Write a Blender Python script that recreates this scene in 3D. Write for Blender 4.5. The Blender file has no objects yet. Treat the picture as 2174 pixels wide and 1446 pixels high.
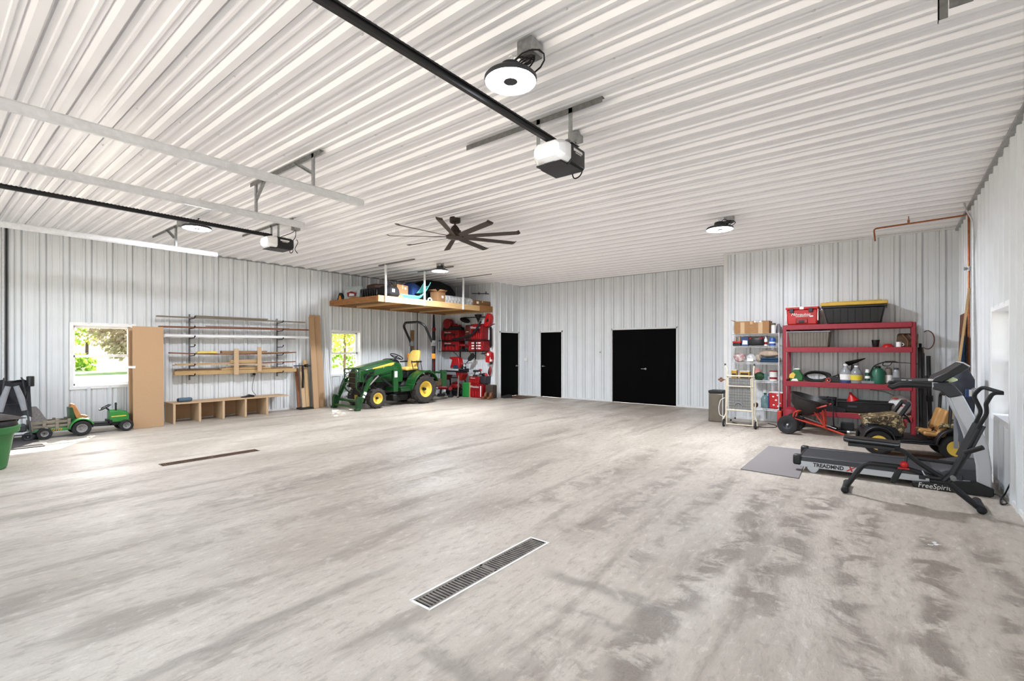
import bpy, bmesh, math, random
from mathutils import Vector, Matrix, Euler
random.seed(7)
PI = math.pi
C = bpy.context.scene.collection
SC = bpy.context.scene
# ------------------------------------------------------------------ camera
F, YAW, PX0, PY0, CH = 1012.72, 0.670185, 1087.0, 742.9, 1.506
XL, XR, YB, YS, YT, XN, H = -11.96, 0.948, 12.667, 11.294, 11.40, -9.72, 3.66
YF, XSH = -1.1, -2.874
cd = bpy.data.cameras.new('camera'); cam = bpy.data.objects.new('camera', cd); C.objects.link(cam)
cam.location = (0, 0, CH); cam.rotation_euler = (PI/2, 0, YAW)
cd.sensor_fit = 'HORIZONTAL'; cd.sensor_width = 36.0; cd.lens = 36.0*F/2174
cd.shift_y = (PY0-723.0)/2174; cd.clip_start = 0.05; cd.clip_end = 300
SC.camera = cam
# ------------------------------------------------------------------ light and exposure
W = bpy.data.worlds.new('sky'); SC.world = W; W.use_nodes = True
nt = W.node_tree; bg = nt.nodes['Background']
sk = nt.nodes.new('ShaderNodeTexSky'); sk.sky_type = 'NISHITA'; sk.sun_disc = False
sk.sun_elevation = math.radians(36); sk.sun_rotation = math.radians(-60); sk.air_density = 1.0; sk.dust_density = 2.5
hs = nt.nodes.new('ShaderNodeHueSaturation'); hs.inputs['Saturation'].default_value = .55; nt.links.new(sk.outputs[0], hs.inputs['Color']); nt.links.new(hs.outputs[0], bg.inputs[0]); bg.inputs[1].default_value = 0.66
sd = bpy.data.lights.new('sun', 'SUN'); so = bpy.data.objects.new('sun', sd); C.objects.link(so)
sd.energy = 12.0; sd.angle = 0.009; sd.color = (1.0, 0.95, 0.87); so.location = (-30, 15, 20)
so.rotation_euler = Vector((1.0, -0.59, -0.85)).to_track_quat('-Z', 'Y').to_euler()
LAMP = 330.0
vs = SC.view_settings
vs.view_transform = 'Standard'; vs.look = 'None'; vs.exposure = 0.62; vs.gamma = 1.0; vs.use_curve_mapping = False
try:
    SC.cycles.max_bounces = 12; SC.cycles.diffuse_bounces = 6; SC.cycles.glossy_bounces = 4
    SC.cycles.transparent_max_bounces = 12; SC.cycles.sample_clamp_indirect = 6
except Exception: pass
# ------------------------------------------------------------------ geometry helpers
cs, sn = math.cos(YAW), math.sin(YAW)
def at(x, y, X=None, Y=None, Z=None):
    """the point of the place seen at a photo pixel, on a wall-parallel plane or at a height"""
    r = (x-PX0)/F; u = -(y-PY0)/F
    d = Vector((cs*r-sn, sn*r+cs, u)); o = Vector((0, 0, CH))
    t = X/d.x if X is not None else (Y/d.y if Y is not None else (Z-CH)/d.z)
    return o+d*t
def lin(c):
    if isinstance(c, str): c = [int(c[i:i+2], 16)/255 for i in (0, 2, 4)]
    return tuple(((v+.055)/1.055)**2.4 if v > .04045 else v/12.92 for v in c)
MATS = {}
def mat(name, col, rough=.5, metal=0., var=.10, scale=9., bump=0., spec=.5, coat=0., trans=0., stretch=None, col2=None, emit=0.):
    """principled material whose colour and roughness wander a little with noise"""
    if name in MATS: return MATS[name]
    m = bpy.data.materials.new(name); m.use_nodes = True; n = m.node_tree.nodes; l = m.node_tree.links
    p = n['Principled BSDF']; c = lin(col)
    tc = n.new('ShaderNodeTexCoord'); mp = n.new('ShaderNodeMapping'); l.new(tc.outputs['Object'], mp.inputs[0])
    if stretch: mp.inputs['Scale'].default_value = stretch
    nz = n.new('ShaderNodeTexNoise'); nz.inputs['Scale'].default_value = scale; nz.inputs['Detail'].default_value = 4
    l.new(mp.outputs[0], nz.inputs['Vector'])
    rp = n.new('ShaderNodeValToRGB'); l.new(nz.outputs[0], rp.inputs[0])
    c2 = lin(col2) if col2 else tuple(min(1, v*(1+var)) for v in c)
    c1 = tuple(v*(1-var) for v in c) if not col2 else c
    rp.color_ramp.elements[0].color = (*c1, 1); rp.color_ramp.elements[1].color = (*c2, 1)
    rp.color_ramp.elements[0].position = .3; rp.color_ramp.elements[1].position = .7
    l.new(rp.outputs[0], p.inputs['Base Color'])
    p.inputs['Roughness'].default_value = rough; p.inputs['Metallic'].default_value = metal
    p.inputs['Specular IOR Level'].default_value = spec
    p.inputs['Coat Weight'].default_value = coat
    p.inputs['Transmission Weight'].default_value = trans
    if bump:
        b = n.new('ShaderNodeBump'); b.inputs['Strength'].default_value = bump; b.inputs['Distance'].default_value = .01
        l.new(nz.outputs[0], b.inputs['Height']); l.new(b.outputs[0], p.inputs['Normal'])
    if emit:
        p.inputs['Emission Color'].default_value = (*lin(col), 1); p.inputs['Emission Strength'].default_value = emit
    MATS[name] = m; return m

class M:
    """collects shapes, builds them as one mesh object"""
    def __init__(s): s.v = []; s.f = []; s.mi = []; s.k = 0; s.T = None
    def use(s, k): s.k = k; return s
    def _add(s, vs_, fs):
        o = len(s.v)
        s.v += [Vector(v) for v in vs_]
        for f in fs: s.f.append([i+o for i in f]); s.mi.append(s.k)
    def box(s, c, d, rot=None):
        x, y, z = d[0]/2, d[1]/2, d[2]/2
        vs_ = [Vector((a, b, e)) for e in (-z, z) for a, b in ((-x, -y), (x, -y), (x, y), (-x, y))]
        R = Euler(rot).to_matrix() if rot else Matrix.Identity(3)
        s._add([R@v+Vector(c) for v in vs_], [(3, 2, 1, 0), (4, 5, 6, 7), (0, 1, 5, 4), (1, 2, 6, 5), (2, 3, 7, 6), (3, 0, 4, 7)]); return s
    def bx(s, x0, x1, y0, y1, z0, z1): return s.box(((x0+x1)/2, (y0+y1)/2, (z0+z1)/2), (abs(x1-x0), abs(y1-y0), abs(z1-z0)))
    def taper(s, c, d0, d1, h, shift=(0, 0)):
        """box whose bottom is d0 and top is d1, standing on c"""
        vs_ = []
        for (dx, dy), z, sh in ((d0, 0, (0, 0)), (d1, h, shift)):
            for a, b in ((-1, -1), (1, -1), (1, 1), (-1, 1)): vs_.append((c[0]+sh[0]+a*dx/2, c[1]+sh[1]+b*dy/2, c[2]+z))
        s._add(vs_, [(3, 2, 1, 0), (4, 5, 6, 7), (0, 1, 5, 4), (1, 2, 6, 5), (2, 3, 7, 6), (3, 0, 4, 7)]); return s
    def loft(s, rings, cap=True, closed=False):
        n = len(rings[0]); vs_ = [v for r in rings for v in r]; fs = []
        R = len(rings)
        for i in range(R if closed else R-1):
            for j in range(n):
                a, b = i*n+j, i*n+(j+1) % n; c_, d = ((i+1) % R)*n+(j+1) % n, ((i+1) % R)*n+j
                fs.append((a, b, c_, d))
        if cap and not closed: fs += [tuple(range(n-1, -1, -1)), tuple(range((R-1)*n, R*n))]
        s._add(vs_, fs); return s
    def tube(s, pts, r, n=8, closed=False, flat=None):
        pts = [Vector(p) for p in pts]; N = len(pts); rings = []
        rr = r if isinstance(r, (list, tuple)) else [r]*N
        t0 = (pts[1]-pts[0]).normalized(); up = Vector((0, 0, 1)) if abs(t0.z) < .9 else Vector((1, 0, 0))
        u = t0.cross(up).normalized()
        for i, p in enumerate(pts):
            if closed: t = (pts[(i+1) % N]-pts[i-1]).normalized()
            else: t = ((pts[min(i+1, N-1)]-p).normalized()+(p-pts[max(i-1, 0)]).normalized()).normalized()
            u = (u-t*u.dot(t)); u = u.normalized() if u.length > 1e-6 else t.orthogonal().normalized()
            w = t.cross(u); k = flat or 1
            rings.append([p+u*(rr[i]*math.cos(2*PI*j/n))+w*(rr[i]*k*math.sin(2*PI*j/n)) for j in range(n)])
        return s.loft(rings, True, closed)
    def cyl(s, a, b, r, r2=None, n=16): return s.tube([a, b], [r, r if r2 is None else r2], n)
    def lathe(s, prof, c=(0, 0, 0), n=24, rot=None, ax=None, closed=False, cap=False):
        R = Euler(rot).to_matrix() if rot else Matrix.Identity(3)
        rings = [[R@Vector((r*math.cos(2*PI*j/n), r*math.sin(2*PI*j/n), z))+Vector(c) for j in range(n)] for r, z in prof]
        return s.loft(rings, cap, closed)
    def prism(s, poly, lo, hi, ax='Y'):
        """2-D outline pushed along an axis: 'X' outline is (y,z), 'Y' (x,z), 'Z' (x,y)"""
        def p3(a, b, t): return {'X': (t, a, b), 'Y': (a, t, b), 'Z': (a, b, t)}[ax]
        n = len(poly)
        s._add([p3(a, b, lo) for a, b in poly]+[p3(a, b, hi) for a, b in poly],
               [tuple(range(n-1, -1, -1)), tuple(range(n, 2*n))]+[(i, (i+1) % n, n+(i+1) % n, n+i) for i in range(n)]); return s
    def ell(s, c, r, n=12, rot=None, lump=0):
        R = Euler(rot).to_matrix() if rot else Matrix.Identity(3); vs_ = []; fs = []
        m = max(6, n//2+2)
        for i in range(m+1):
            a = PI*i/m
            for j in range(n):
                b = 2*PI*j/n; k = 1+lump*(random.random()-.5)
                vs_.append(R@Vector((r[0]*math.sin(a)*math.cos(b)*k, r[1]*math.sin(a)*math.sin(b)*k, r[2]*math.cos(a)*k))+Vector(c))
        for i in range(m):
            for j in range(n): fs.append((i*n+j, (i+1)*n+j, (i+1)*n+(j+1) % n, i*n+(j+1) % n))
        s._add(vs_, fs); return s
    def sheet(s, fn, nu, nv):
        s._add([fn(i/nu, j/nv) for j in range(nv+1) for i in range(nu+1)],
               [(j*(nu+1)+i, j*(nu+1)+i+1, (j+1)*(nu+1)+i+1, (j+1)*(nu+1)+i) for j in range(nv) for i in range(nu)]); return s
    def quad(s, *p): s._add(p, [tuple(range(len(p)))]); return s
    def build(s, name, mats, parent=None, bev=0, loc=None, rz=0, smooth=35, solid=0, sub=0):
        me = bpy.data.meshes.new(name)
        bm = bmesh.new(); vv = [bm.verts.new(v) for v in s.v]
        for f, k in zip(s.f, s.mi):
            try: q = bm.faces.new([vv[i] for i in f]); q.material_index = k
            except ValueError: pass
        bmesh.ops.remove_doubles(bm, verts=bm.verts, dist=1e-5)
        bmesh.ops.dissolve_degenerate(bm, dist=1e-6, edges=bm.edges)
        bmesh.ops.recalc_face_normals(bm, faces=bm.faces)
        bm.to_mesh(me); bm.free()
        for q in (mats if isinstance(mats, (list, tuple)) else [mats]): me.materials.append(q)
        if smooth:
            for q in me.polygons: q.use_smooth = True
            me.set_sharp_from_angle(angle=math.radians(smooth))
        o = bpy.data.objects.new(name, me); C.objects.link(o)
        if parent is not None: o.parent = parent
        if loc is not None: o.location = loc
        if rz: o.rotation_euler.z = rz
        if solid: q = o.modifiers.new('thickness', 'SOLIDIFY'); q.thickness = solid; q.offset = 0
        if bev: q = o.modifiers.new('bevel', 'BEVEL'); q.width = bev; q.segments = 2; q.limit_method = 'ANGLE'; q.angle_limit = math.radians(40)
        if sub: q = o.modifiers.new('subsurf', 'SUBSURF'); q.levels = q.render_levels = sub
        return o
def tag(o, label, cat, group=None, kind=None):
    o['label'] = label; o['category'] = cat
    if group: o['group'] = group
    if kind: o['kind'] = kind
    return o
def thing(name, label, cat, loc=(0, 0, 0), rz=0, group=None):
    o = bpy.data.objects.new(name, None); C.objects.link(o); o.empty_display_size = .1
    o.location = loc; o.rotation_euler.z = rz
    return tag(o, label, cat, group)
def struct(name, m, mats, parent=None, **k):
    o = m.build(name, mats, parent, **k)
    if parent is None: o['kind'] = 'structure'
    return o
def dup(root, loc, rz=None, label=None, group=None):
    r = root.copy(); C.objects.link(r); r.location = loc
    if rz is not None: r.rotation_euler.z = rz
    if label: r['label'] = label
    if group: r['group'] = group
    for ch in list(root.children):
        c = ch.copy(); C.objects.link(c); c.parent = r
        for g in ch.children:
            d = g.copy(); C.objects.link(d); d.parent = c
    return r
def text(s_, size, m, parent, loc, rot, shear=0, name='lettering', ext=.001, align='CENTER', sx=1., bold=0.):
    cu = bpy.data.curves.new(name, 'FONT'); cu.body = s_; cu.size = size; cu.shear = shear; cu.extrude = ext
    cu.align_x = align; cu.align_y = 'CENTER'; cu.materials.append(m); cu.resolution_u = 3; cu.offset = bold
    tmp = bpy.data.objects.new(name, cu); C.objects.link(tmp); bpy.context.view_layer.update()
    me = bpy.data.meshes.new_from_object(tmp.evaluated_get(bpy.context.evaluated_depsgraph_get())); bpy.data.objects.remove(tmp)
    o = bpy.data.objects.new(name, me); C.objects.link(o); o.parent = parent; o.location = loc; o.rotation_euler = rot; o.scale.x = sx
    return o
def arc(c, r, a0, a1, n=8, ax='Y'):
    out = []
    for i in range(n+1):
        a = math.radians(a0+(a1-a0)*i/n); u, w = r*math.cos(a), r*math.sin(a)
        out.append({'X': (c[0], c[1]+u, c[2]+w), 'Y': (c[0]+u, c[1], c[2]+w), 'Z': (c[0]+u, c[1]+w, c[2])}[ax])
    return out
def bend(pts, r=.03, n=4):
    """round the corners of a polyline"""
    pts = [Vector(p) for p in pts]; out = [pts[0]]
    for i in range(1, len(pts)-1):
        a, b, c_ = pts[i-1], pts[i], pts[i+1]; d1, d2 = (a-b), (c_-b); k = min(r, d1.length*.45, d2.length*.45)
        p, q = b+d1.normalized()*k, b+d2.normalized()*k
        for j in range(n+1):
            t = j/n; out.append(p*(1-t)**2+b*2*t*(1-t)+q*t*t)
    return out+[pts[-1]]
def wheel(parent, c, R, w, rim, tyre_m, rim_m, hub_m, ax='X', lugs=0, side=1, name='wheel', n=32, dish=.02):
    """tyre with rounded shoulders + dished rim + hub, axle along X (side = outer face sign)"""
    rot = (0, PI/2, 0) if ax == 'X' else ((PI/2, 0, 0) if ax == 'Y' else (0, 0, 0))
    t = M(); h = w/2
    t.lathe([(rim, -h*.8), (rim+(R-rim)*.35, -h), (R*.93, -h*.92), (R*.985, -h*.6), (R, 0), (R*.985, h*.6), (R*.93, h*.92), (rim+(R-rim)*.35, h), (rim, h*.8)], c, n, rot, closed=True)
    Rm = Euler(rot).to_matrix()
    for i in range(lugs):
        for sgn in (-1, 1):
            a = 2*PI*(i+(.5 if sgn > 0 else 0))/lugs
            q = []
            for rr in (R*.985, R*1.05):
                for (da, z) in ((0, .02), (.10, .02), (-.10+.22, .98), (-.20+.22, .98)):
                    z_ = sgn*h*z; b = a-(da if z > .5 else -da)
                    q.append(Rm@Vector((rr*math.cos(b), rr*math.sin(b), z_))+Vector(c))
            t._add(q, [(0, 1, 2, 3), (7, 6, 5, 4), (0, 4, 5, 1), (1, 5, 6, 2), (2, 6, 7, 3), (3, 7, 4, 0)])
    wo = t.build(name, tyre_m, parent)
    r = M(); z = h*.8
    zs = 1 if (ax == 'X' and side > 0) or (ax == 'Y' and side < 0) else -1
    prof = [(0.001, zs*(z-dish*2.2)), (rim*.45, zs*(z-dish*2.2)), (rim*.75, zs*(z-dish*1.4)), (rim*.85, zs*(z-dish*.3)), (rim*1.02, zs*z), (rim*1.02, -zs*z), (0.001, -zs*z)]
    r.lathe(prof, c, n, rot); ro = r.build('rim', rim_m, wo)
    hb = M(); a = Rm@Vector((0, 0, zs*(z-dish*2.2))); b = Rm@Vector((0, 0, zs*(z-dish*.4)))
    hb.cyl(Vector(c)+a, Vector(c)+b, rim*.22, rim*.16, 12); hb.build('hub', hub_m, wo)
    return wo
# ------------------------------------------------------------------ materials
m_ceil = mat('ceiling_steel', 'f1eff0', .32, 0, .02, 3)
m_wall = mat('wall_steel', 'dee1e2', .36, 0, .03, 3)
m_white = mat('white_vinyl', 'f1f1f0', .45, 0, .02)
m_trimw = mat('white_trim_steel', 'dedddb', .4, 0, .03)
m_black = mat('black_plastic', '0d0d0f', .45, 0, .2, 14)
m_blk2 = mat('soft_black_rubber', '0f0f10', .75, 0, .3, 20, .1)
m_blkg = mat('black_gloss', '101012', .22, 0, .1)
m_blkm = mat('black_powder_steel', '1b1b1c', .5, .3, .2, 20)
m_dgrey = mat('dark_grey_plastic', '2b2c30', .5, 0, .12)
m_grey = mat('grey_plastic', '85868a', .5, 0, .1)
m_silver = mat('silver_paint', 'bcbec0', .38, .12, .05)
m_galv = mat('galvanised_steel', 'a3a4a3', .42, .75, .22, 25)
m_galvd = mat('dull_galvanised_steel', '767573', .55, .5, .25, 25)
m_galvl = mat('bright_galvanised_steel', 'd9dada', .34, .25, .08, 20)
m_chrome = mat('chrome', 'd5d6d8', .18, 1, .05)
m_whitep = mat('white_plastic', 'ececea', .4, 0, .03)
m_green = mat('tractor_green', '154a1d', .3, 0, .12, 8, coat=.3)
m_dgreen = mat('dark_green_paint', '163f1d', .4, 0, .15, 8)
m_yel = mat('tractor_yellow', 'e6c24c', .4, 0, .08, 10)
m_seat = mat('yellow_vinyl', 'e2bf62', .5, 0, .08, 10)
m_tyre = mat('tyre_rubber', '2b2724', .85, 0, .35, 18, .25, col2='3f3a35')
m_tyreb = mat('black_tyre', '1d1c1c', .8, 0, .3, 18, .15)
m_engine = mat('engine_iron', '252523', .55, .4, .5, 16)
m_rust = mat('rusty_steel', '5a4433', .8, .2, .4, 12)
m_bronze = mat('fan_bronze', '3d332b', .45, .4, .15, 12)
m_red = mat('tool_red', '860e12', .4, 0, .12, 10)
m_redb = mat('bright_red_plastic', 'b21517', .35, 0, .08, 10)
m_redsh = mat('shelf_red', '8f1f2d', .55, 0, .14, 40)
m_orred = mat('spreader_red', 'b53422', .45, 0, .1, 10)
m_mdf = mat('particle_board', 'b08e6a', .75, 0, .10, 120, .05)
m_mdf2 = mat('pale_particle_board', 'bfa27f', .75, 0, .08, 100, .05)
m_pine = mat('pine_board', 'b99a6c', .65, 0, .16, 6, .05, stretch=(1, 14, 14))
m_pine_y = mat('pine_board_y', 'b59566', .65, 0, .16, 6, .05, stretch=(14, 1, 14))
m_cedar = mat('weathered_cedar', '8d6e4c', .75, 0, .25, 6, .05, stretch=(14, 1, 14))
m_oak = mat('brown_board', '7a4a2c', .65, 0, .25, 6, .05, stretch=(14, 1, 14))
m_greyw = mat('grey_weathered_wood', '7d7464', .8, 0, .2, 6, .05, stretch=(14, 1, 14))
m_deckw = mat('loft_board', '98683a', .7, 0, .3, 5, .05, stretch=(1, 12, 12))
m_loftl = mat('light_loft_lumber', 'd2ac75', .65, 0, .14, 5, .05, stretch=(12, 1, 12))
m_card = mat('cardboard', '9d764f', .85, 0, .08, 12)
m_cardd = mat('dark_cardboard', '7c5532', .85, 0, .12, 12)
m_tape = mat('packing_tape', 'bfa07a', .35, 0, .05)
m_label = mat('paper_label', 'e8e6e1', .7, 0, .04)
m_beige = mat('almond_steel', 'cdc2ab', .45, .1, .10, 12)
m_copper = mat('copper_pipe', 'a5653f', .35, .7, .25, 18)
m_lens = [mat('lens_white_%s' % n_, 'eff4ff', .5, 0, .0, emit=LAMP*k_) for n_, k_ in (('near', .34), ('bay', .75), ('shelf', 1.25), ('loft', 1.55))]
m_door = mat('door_black', '030303', .6, 0, .2, spec=.05)
m_mat = mat('grey_floor_mat', '7d7876', .85, 0, .12, 30, .1, stretch=(3, 14, 1))
m_rubmat = mat('dark_rubber_mat', '4a4745', .9, 0, .2, 40, .2)
m_blue = mat('blue_plastic', '27406e', .5, 0, .15)
m_navy = mat('navy_cloth', '1d3a52', .85, 0, .25, 10)
m_tan = mat('tan_cloth', 'b3a08c', .9, 0, .2, 12)
m_teal = mat('teal_plastic', '5cc4c0', .4, 0, .06)
m_film = mat('clear_film_wrap', 'bfbfbd', .25, 0, .15, 14, .2)
m_orange = mat('amber_lens', 'e08a1e', .3, 0, .1)
m_brown = mat('brown_leather', '6d3f22', .6, 0, .2)
m_glassj = mat('clear_jug_plastic', 'c9cdd0', .15, 0, .04, trans=.65)
m_water = mat('water_jug_blue_plastic', '8fb0b0', .12, 0, .08, trans=.6)
m_greenb = mat('bin_green', '33733a', .5, 0, .10, 60, .05)
# ------------------------------------------------------------------ the shell
def corr(name, fn, u0, u1, w0, w1, holes, pitch, phase, m, major=(.040, .022, .024), minor=(.013, .007, .006)):
    """ribbed steel sheet: u across the ribs, w along them, fn(u, depth, w) -> point"""
    knots = []
    k = math.floor((u0-phase)/pitch)-1
    while phase+k*pitch < u1+pitch:
        c = phase+k*pitch
        for (cc, (hb, ht, d)) in ((c, major), (c+pitch/3, minor), (c+2*pitch/3, minor)):
            if d > .015: knots += [(cc-hb-.014, 0), (cc-hb-.012, -.016), (cc-hb-.003, -.016), (cc-hb, 0), (cc-ht, d), (cc+ht, d), (cc+hb, 0), (cc+hb+.003, -.016), (cc+hb+.012, -.016), (cc+hb+.014, 0)]
            else: knots += [(cc-hb, 0), (cc-ht, d), (cc+ht, d), (cc+hb, 0)]
        k += 1
    knots.sort()
    def dep(u):
        for (a, da), (b, db) in zip(knots, knots[1:]):
            if a <= u <= b: return da+(db-da)*(u-a)/max(b-a, 1e-9)
        return 0
    us = sorted(set([u0, u1]+[round(a, 5) for a, _ in knots if u0 < a < u1]+[h for q in holes for h in q[:2] if u0 < h < u1]))
    g = M()
    for a, b in zip(us, us[1:]):
        if b-a < 1e-5: continue
        mid = (a+b)/2; segs = [(w0, w1)]
        for h in holes:
            if h[0] <= mid <= h[1]:
                ns = []
                for s0, s1 in segs:
                    if h[2] > s0: ns.append((s0, min(s1, h[2])))
                    if h[3] < s1: ns.append((max(s0, h[3]), s1))
                segs = [q for q in ns if q[1]-q[0] > 1e-4]
        for s0, s1 in segs:
            g.quad(fn(a, dep(a), s0), fn(b, dep(b), s0), fn(b, dep(b), s1), fn(a, dep(a), s1))
    return struct(name, g, m, smooth=0)
P = .3133
W1 = (1.857, 2.815, .795, 2.005); W2 = (7.112, 8.071, .811, 2.034); W3 = (6.715, 7.813, .745, 1.982)
D1 = (11.66, 12.585, 0, 2.07); D2 = (-8.84, -8.05, 0, 2.075); D3 = (-6.31, -4.455, 0, 2.09)
corr('wall_left', lambda u, d, w: (XL+d, u, w), YF, YT, 0, H, [W1, W2], P, .86, m_wall, (.040, .022, .030), (.014, .008, .010))
corr('wall_tool_corner', lambda u, d, w: (u, YT-d, w), XL, XN, 0, H, [], P, XL+.2, m_wall)
corr('wall_nook', lambda u, d, w: (XN+d, u, w), YT, YB, 0, H, [D1], P, YT+.28, m_wall)
corr('wall_back', lambda u, d, w: (u, YB-d, w), XN, XSH, 0, H, [D2, D3], P, -4.12, m_wall)
corr('wall_return', lambda u, d, w: (XSH-d, u, w), YS, YB, 0, H, [], P, YS+.2, m_wall)
corr('wall_shelf', lambda u, d, w: (u, YS-d, w), XSH, XR, 0, H, [], P, -2.715, m_wall)
corr('wall_right', lambda u, d, w: (XR-d, u, w), YF, YS, 0, H, [W3], P, .4, m_wall, (.040, .022, .032), (.014, .008, .011))
corr('wall_front', lambda u, d, w: (u, YF+d, w), XL, XR, 0, H, [(-10.3, -6.4, 0, 3.0), (-5.0, .3, 0, 3.0)], P, .1, m_wall)  # two open doorways added in this unseen wall to let daylight in
corr('ceiling', lambda u, d, w: (w, u, H-d), YF, YB, XL-.05, XR+.05, [], .328, 3.135, m_ceil, (.046, .027, .037), (.017, .010, .015))
# roof deck and outer skins, so that no daylight comes in through the sheet edges
q = M(); q.bx(XL-.2, XR+.2, YF-.2, YB+.3, H+.06, H+.2); struct('roof', q, m_galvd, smooth=0)
# ------------------------------------------------------------------ floor: concrete with drag marks, tyre dirt and damp stains running along the building
fm = bpy.data.materials.new('worn_concrete'); fm.use_nodes = True
n = fm.node_tree.nodes; l = fm.node_tree.links; p = n['Principled BSDF']
tc = n.new('ShaderNodeTexCoord')
def mapn(sc, rot=0, loc=(0, 0, 0)):
    a = n.new('ShaderNodeMapping'); a.inputs['Scale'].default_value = sc; a.inputs['Rotation'].default_value = (0, 0, rot); a.inputs['Location'].default_value = loc
    l.new(tc.outputs['Object'], a.inputs[0]); return a.outputs[0]
def noi(v, sc, det=5, ro=.55, dist=0.):
    a = n.new('ShaderNodeTexNoise'); a.inputs['Scale'].default_value = sc; a.inputs['Detail'].default_value = det
    a.inputs['Roughness'].default_value = ro; a.inputs['Distortion'].default_value = dist; l.new(v, a.inputs['Vector']); return a.outputs[0]
def mth(op, a, b=None, c=None, clamp=False):
    q = n.new('ShaderNodeMath'); q.operation = op; q.use_clamp = clamp
    for i, v in enumerate((a, b, c)):
        if v is None: continue
        if isinstance(v, (int, float)): q.inputs[i].default_value = v
        else: l.new(v, q.inputs[i])
    return q.outputs[0]
def rampf(v, a, b):
    q = n.new('ShaderNodeMapRange'); q.interpolation_type = 'SMOOTHSTEP'; q.inputs[1].default_value = a; q.inputs[2].default_value = b; l.new(v, q.inputs[0]); return q.outputs[0]
def mixc(f, a, b):
    q = n.new('ShaderNodeMix'); q.data_type = 'RGBA'
    if isinstance(f, (int, float)): q.inputs[0].default_value = f
    else: l.new(f, q.inputs[0])
    for i, v in ((6, a), (7, b)):
        if isinstance(v, tuple): q.inputs[i].default_value = (*v, 1)
        else: l.new(v, q.inputs[i])
    return q.outputs[2]
sep = n.new('ShaderNodeSeparateXYZ'); l.new(tc.outputs['Object'], sep.inputs[0]); ox, oy = sep.outputs[0], sep.outputs[1]
cloud = noi(mapn((1, .45, 1)), .8, 6, .6, .4)
drag = noi(mapn((1.9, .30, 1), .05), 1.5, 6, .62, .35)
fine = noi(mapn((3, 1.1, 1), .1), 7, 8, .68, .3)
grit = noi(mapn((1, 1, 1)), 60, 4, .7)
base = mixc(rampf(cloud, .36, .66), lin('aba193'), lin('c7beb0'))
dm = mth('MULTIPLY', rampf(drag, .50, .66), .58)
c1 = mixc(dm, base, lin('80776b'))
c2 = mixc(mth('MULTIPLY', rampf(fine, .52, .63), .46), c1, lin('8e8478'))
c3 = mixc(mth('MULTIPLY', rampf(fine, .46, .33), .45), c2, lin('dbd4c9'))
# tracks of dirt in the half of the floor nearest the wide door: lanes parallel to the building
wob = noi(mapn((.5, .5, 1)), 1.3, 4, .6)
lanes = None
for (cx, hw, st, y0, y1) in ((.56, .10, .8, 2.2, 5.6), (.22, .11, .95, 2.0, 5.6), (-.16, .14, .9, 2.0, 6.1), (-.58, .16, .95, 2.6, 6.4), (-.95, .15, 1.0, 1.4, 6.6), (-1.45, .13, .75, 2.6, 7.0), (-2.05, .16, .7, 3.0, 7.2), (-2.75, .14, .55, 3.2, 7.4), (-1.2, .22, .6, .7, 2.6), (-4.2, .16, .45, .8, 5), (-5.3, .2, .5, .8, 6)):
    dx = mth('ABSOLUTE', mth('SUBTRACT', ox, mth('ADD', mth('MULTIPLY', mth('SUBTRACT', wob, .5), .9), cx)))
    a = mth('SUBTRACT', 1, rampf(dx, hw*.35, hw*1.25))
    b = mth('MULTIPLY', rampf(oy, y0, y0+.7), mth('SUBTRACT', 1, rampf(oy, y1-.8, y1)))
    t = mth('MULTIPLY', mth('MULTIPLY', a, b), st)
    lanes = t if lanes is None else mth('MAXIMUM', lanes, t)
pat = noi(mapn((1.0, 1.1, 1), .3), 3.4, 7, .68, .6)
lm = mth('MULTIPLY', mth('MULTIPLY', lanes, rampf(pat, .43, .56)), .80)
c4 = mixc(lm, c3, lin('6c6053'))
# bands of damp that cross the lanes
xb = None
for (cy, hw, x0, x1, st) in ((2.72, .05, -1.95, -.75, .8), (2.42, .04, -1.7, -.9, .6), (1.62, .07, -2.2, -1.1, .7)):
    dy = mth('ABSOLUTE', mth('SUBTRACT', oy, mth('ADD', mth('MULTIPLY', mth('SUBTRACT', wob, .5), .7), cy)))
    a = mth('SUBTRACT', 1, rampf(dy, hw*.3, hw*1.6)); b = mth('MULTIPLY', rampf(ox, x0, x0+.3), mth('SUBTRACT', 1, rampf(ox, x1-.3, x1)))
    t = mth('MULTIPLY', mth('MULTIPLY', a, b), st); xb = t if xb is None else mth('MAXIMUM', xb, t)
c5 = mixc(mth('MULTIPLY', mth('MULTIPLY', xb, rampf(pat, .36, .5)), .75), c4, lin('777068'))
# long saw-cut seam with a dark edge, and patchy brown darkening painted into the colour toward the far walls
seam = mth('SUBTRACT', 1, rampf(mth('ABSOLUTE', mth('SUBTRACT', ox, mth('ADD', mth('MULTIPLY', wob, .25), -2.83))), .012, .07))
seam = mth('MULTIPLY', seam, mth('SUBTRACT', 1, rampf(oy, 1.7, 2.4)))
c6 = mixc(mth('MULTIPLY', seam, .55), c5, lin('7b736a'))
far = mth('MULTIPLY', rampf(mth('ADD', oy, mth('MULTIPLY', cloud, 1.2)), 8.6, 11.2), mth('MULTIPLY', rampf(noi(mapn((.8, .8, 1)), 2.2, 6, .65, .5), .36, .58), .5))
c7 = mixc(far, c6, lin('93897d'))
spots = n.new('ShaderNodeTexVoronoi'); spots.inputs['Scale'].default_value = 2.3; l.new(mapn((1, 1, 1)), spots.inputs['Vector'])
c8 = mixc(mth('MULTIPLY', mth('SUBTRACT', 1, rampf(spots.outputs[0], .012, .045)), .55), c7, lin('4a443e'))
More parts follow.
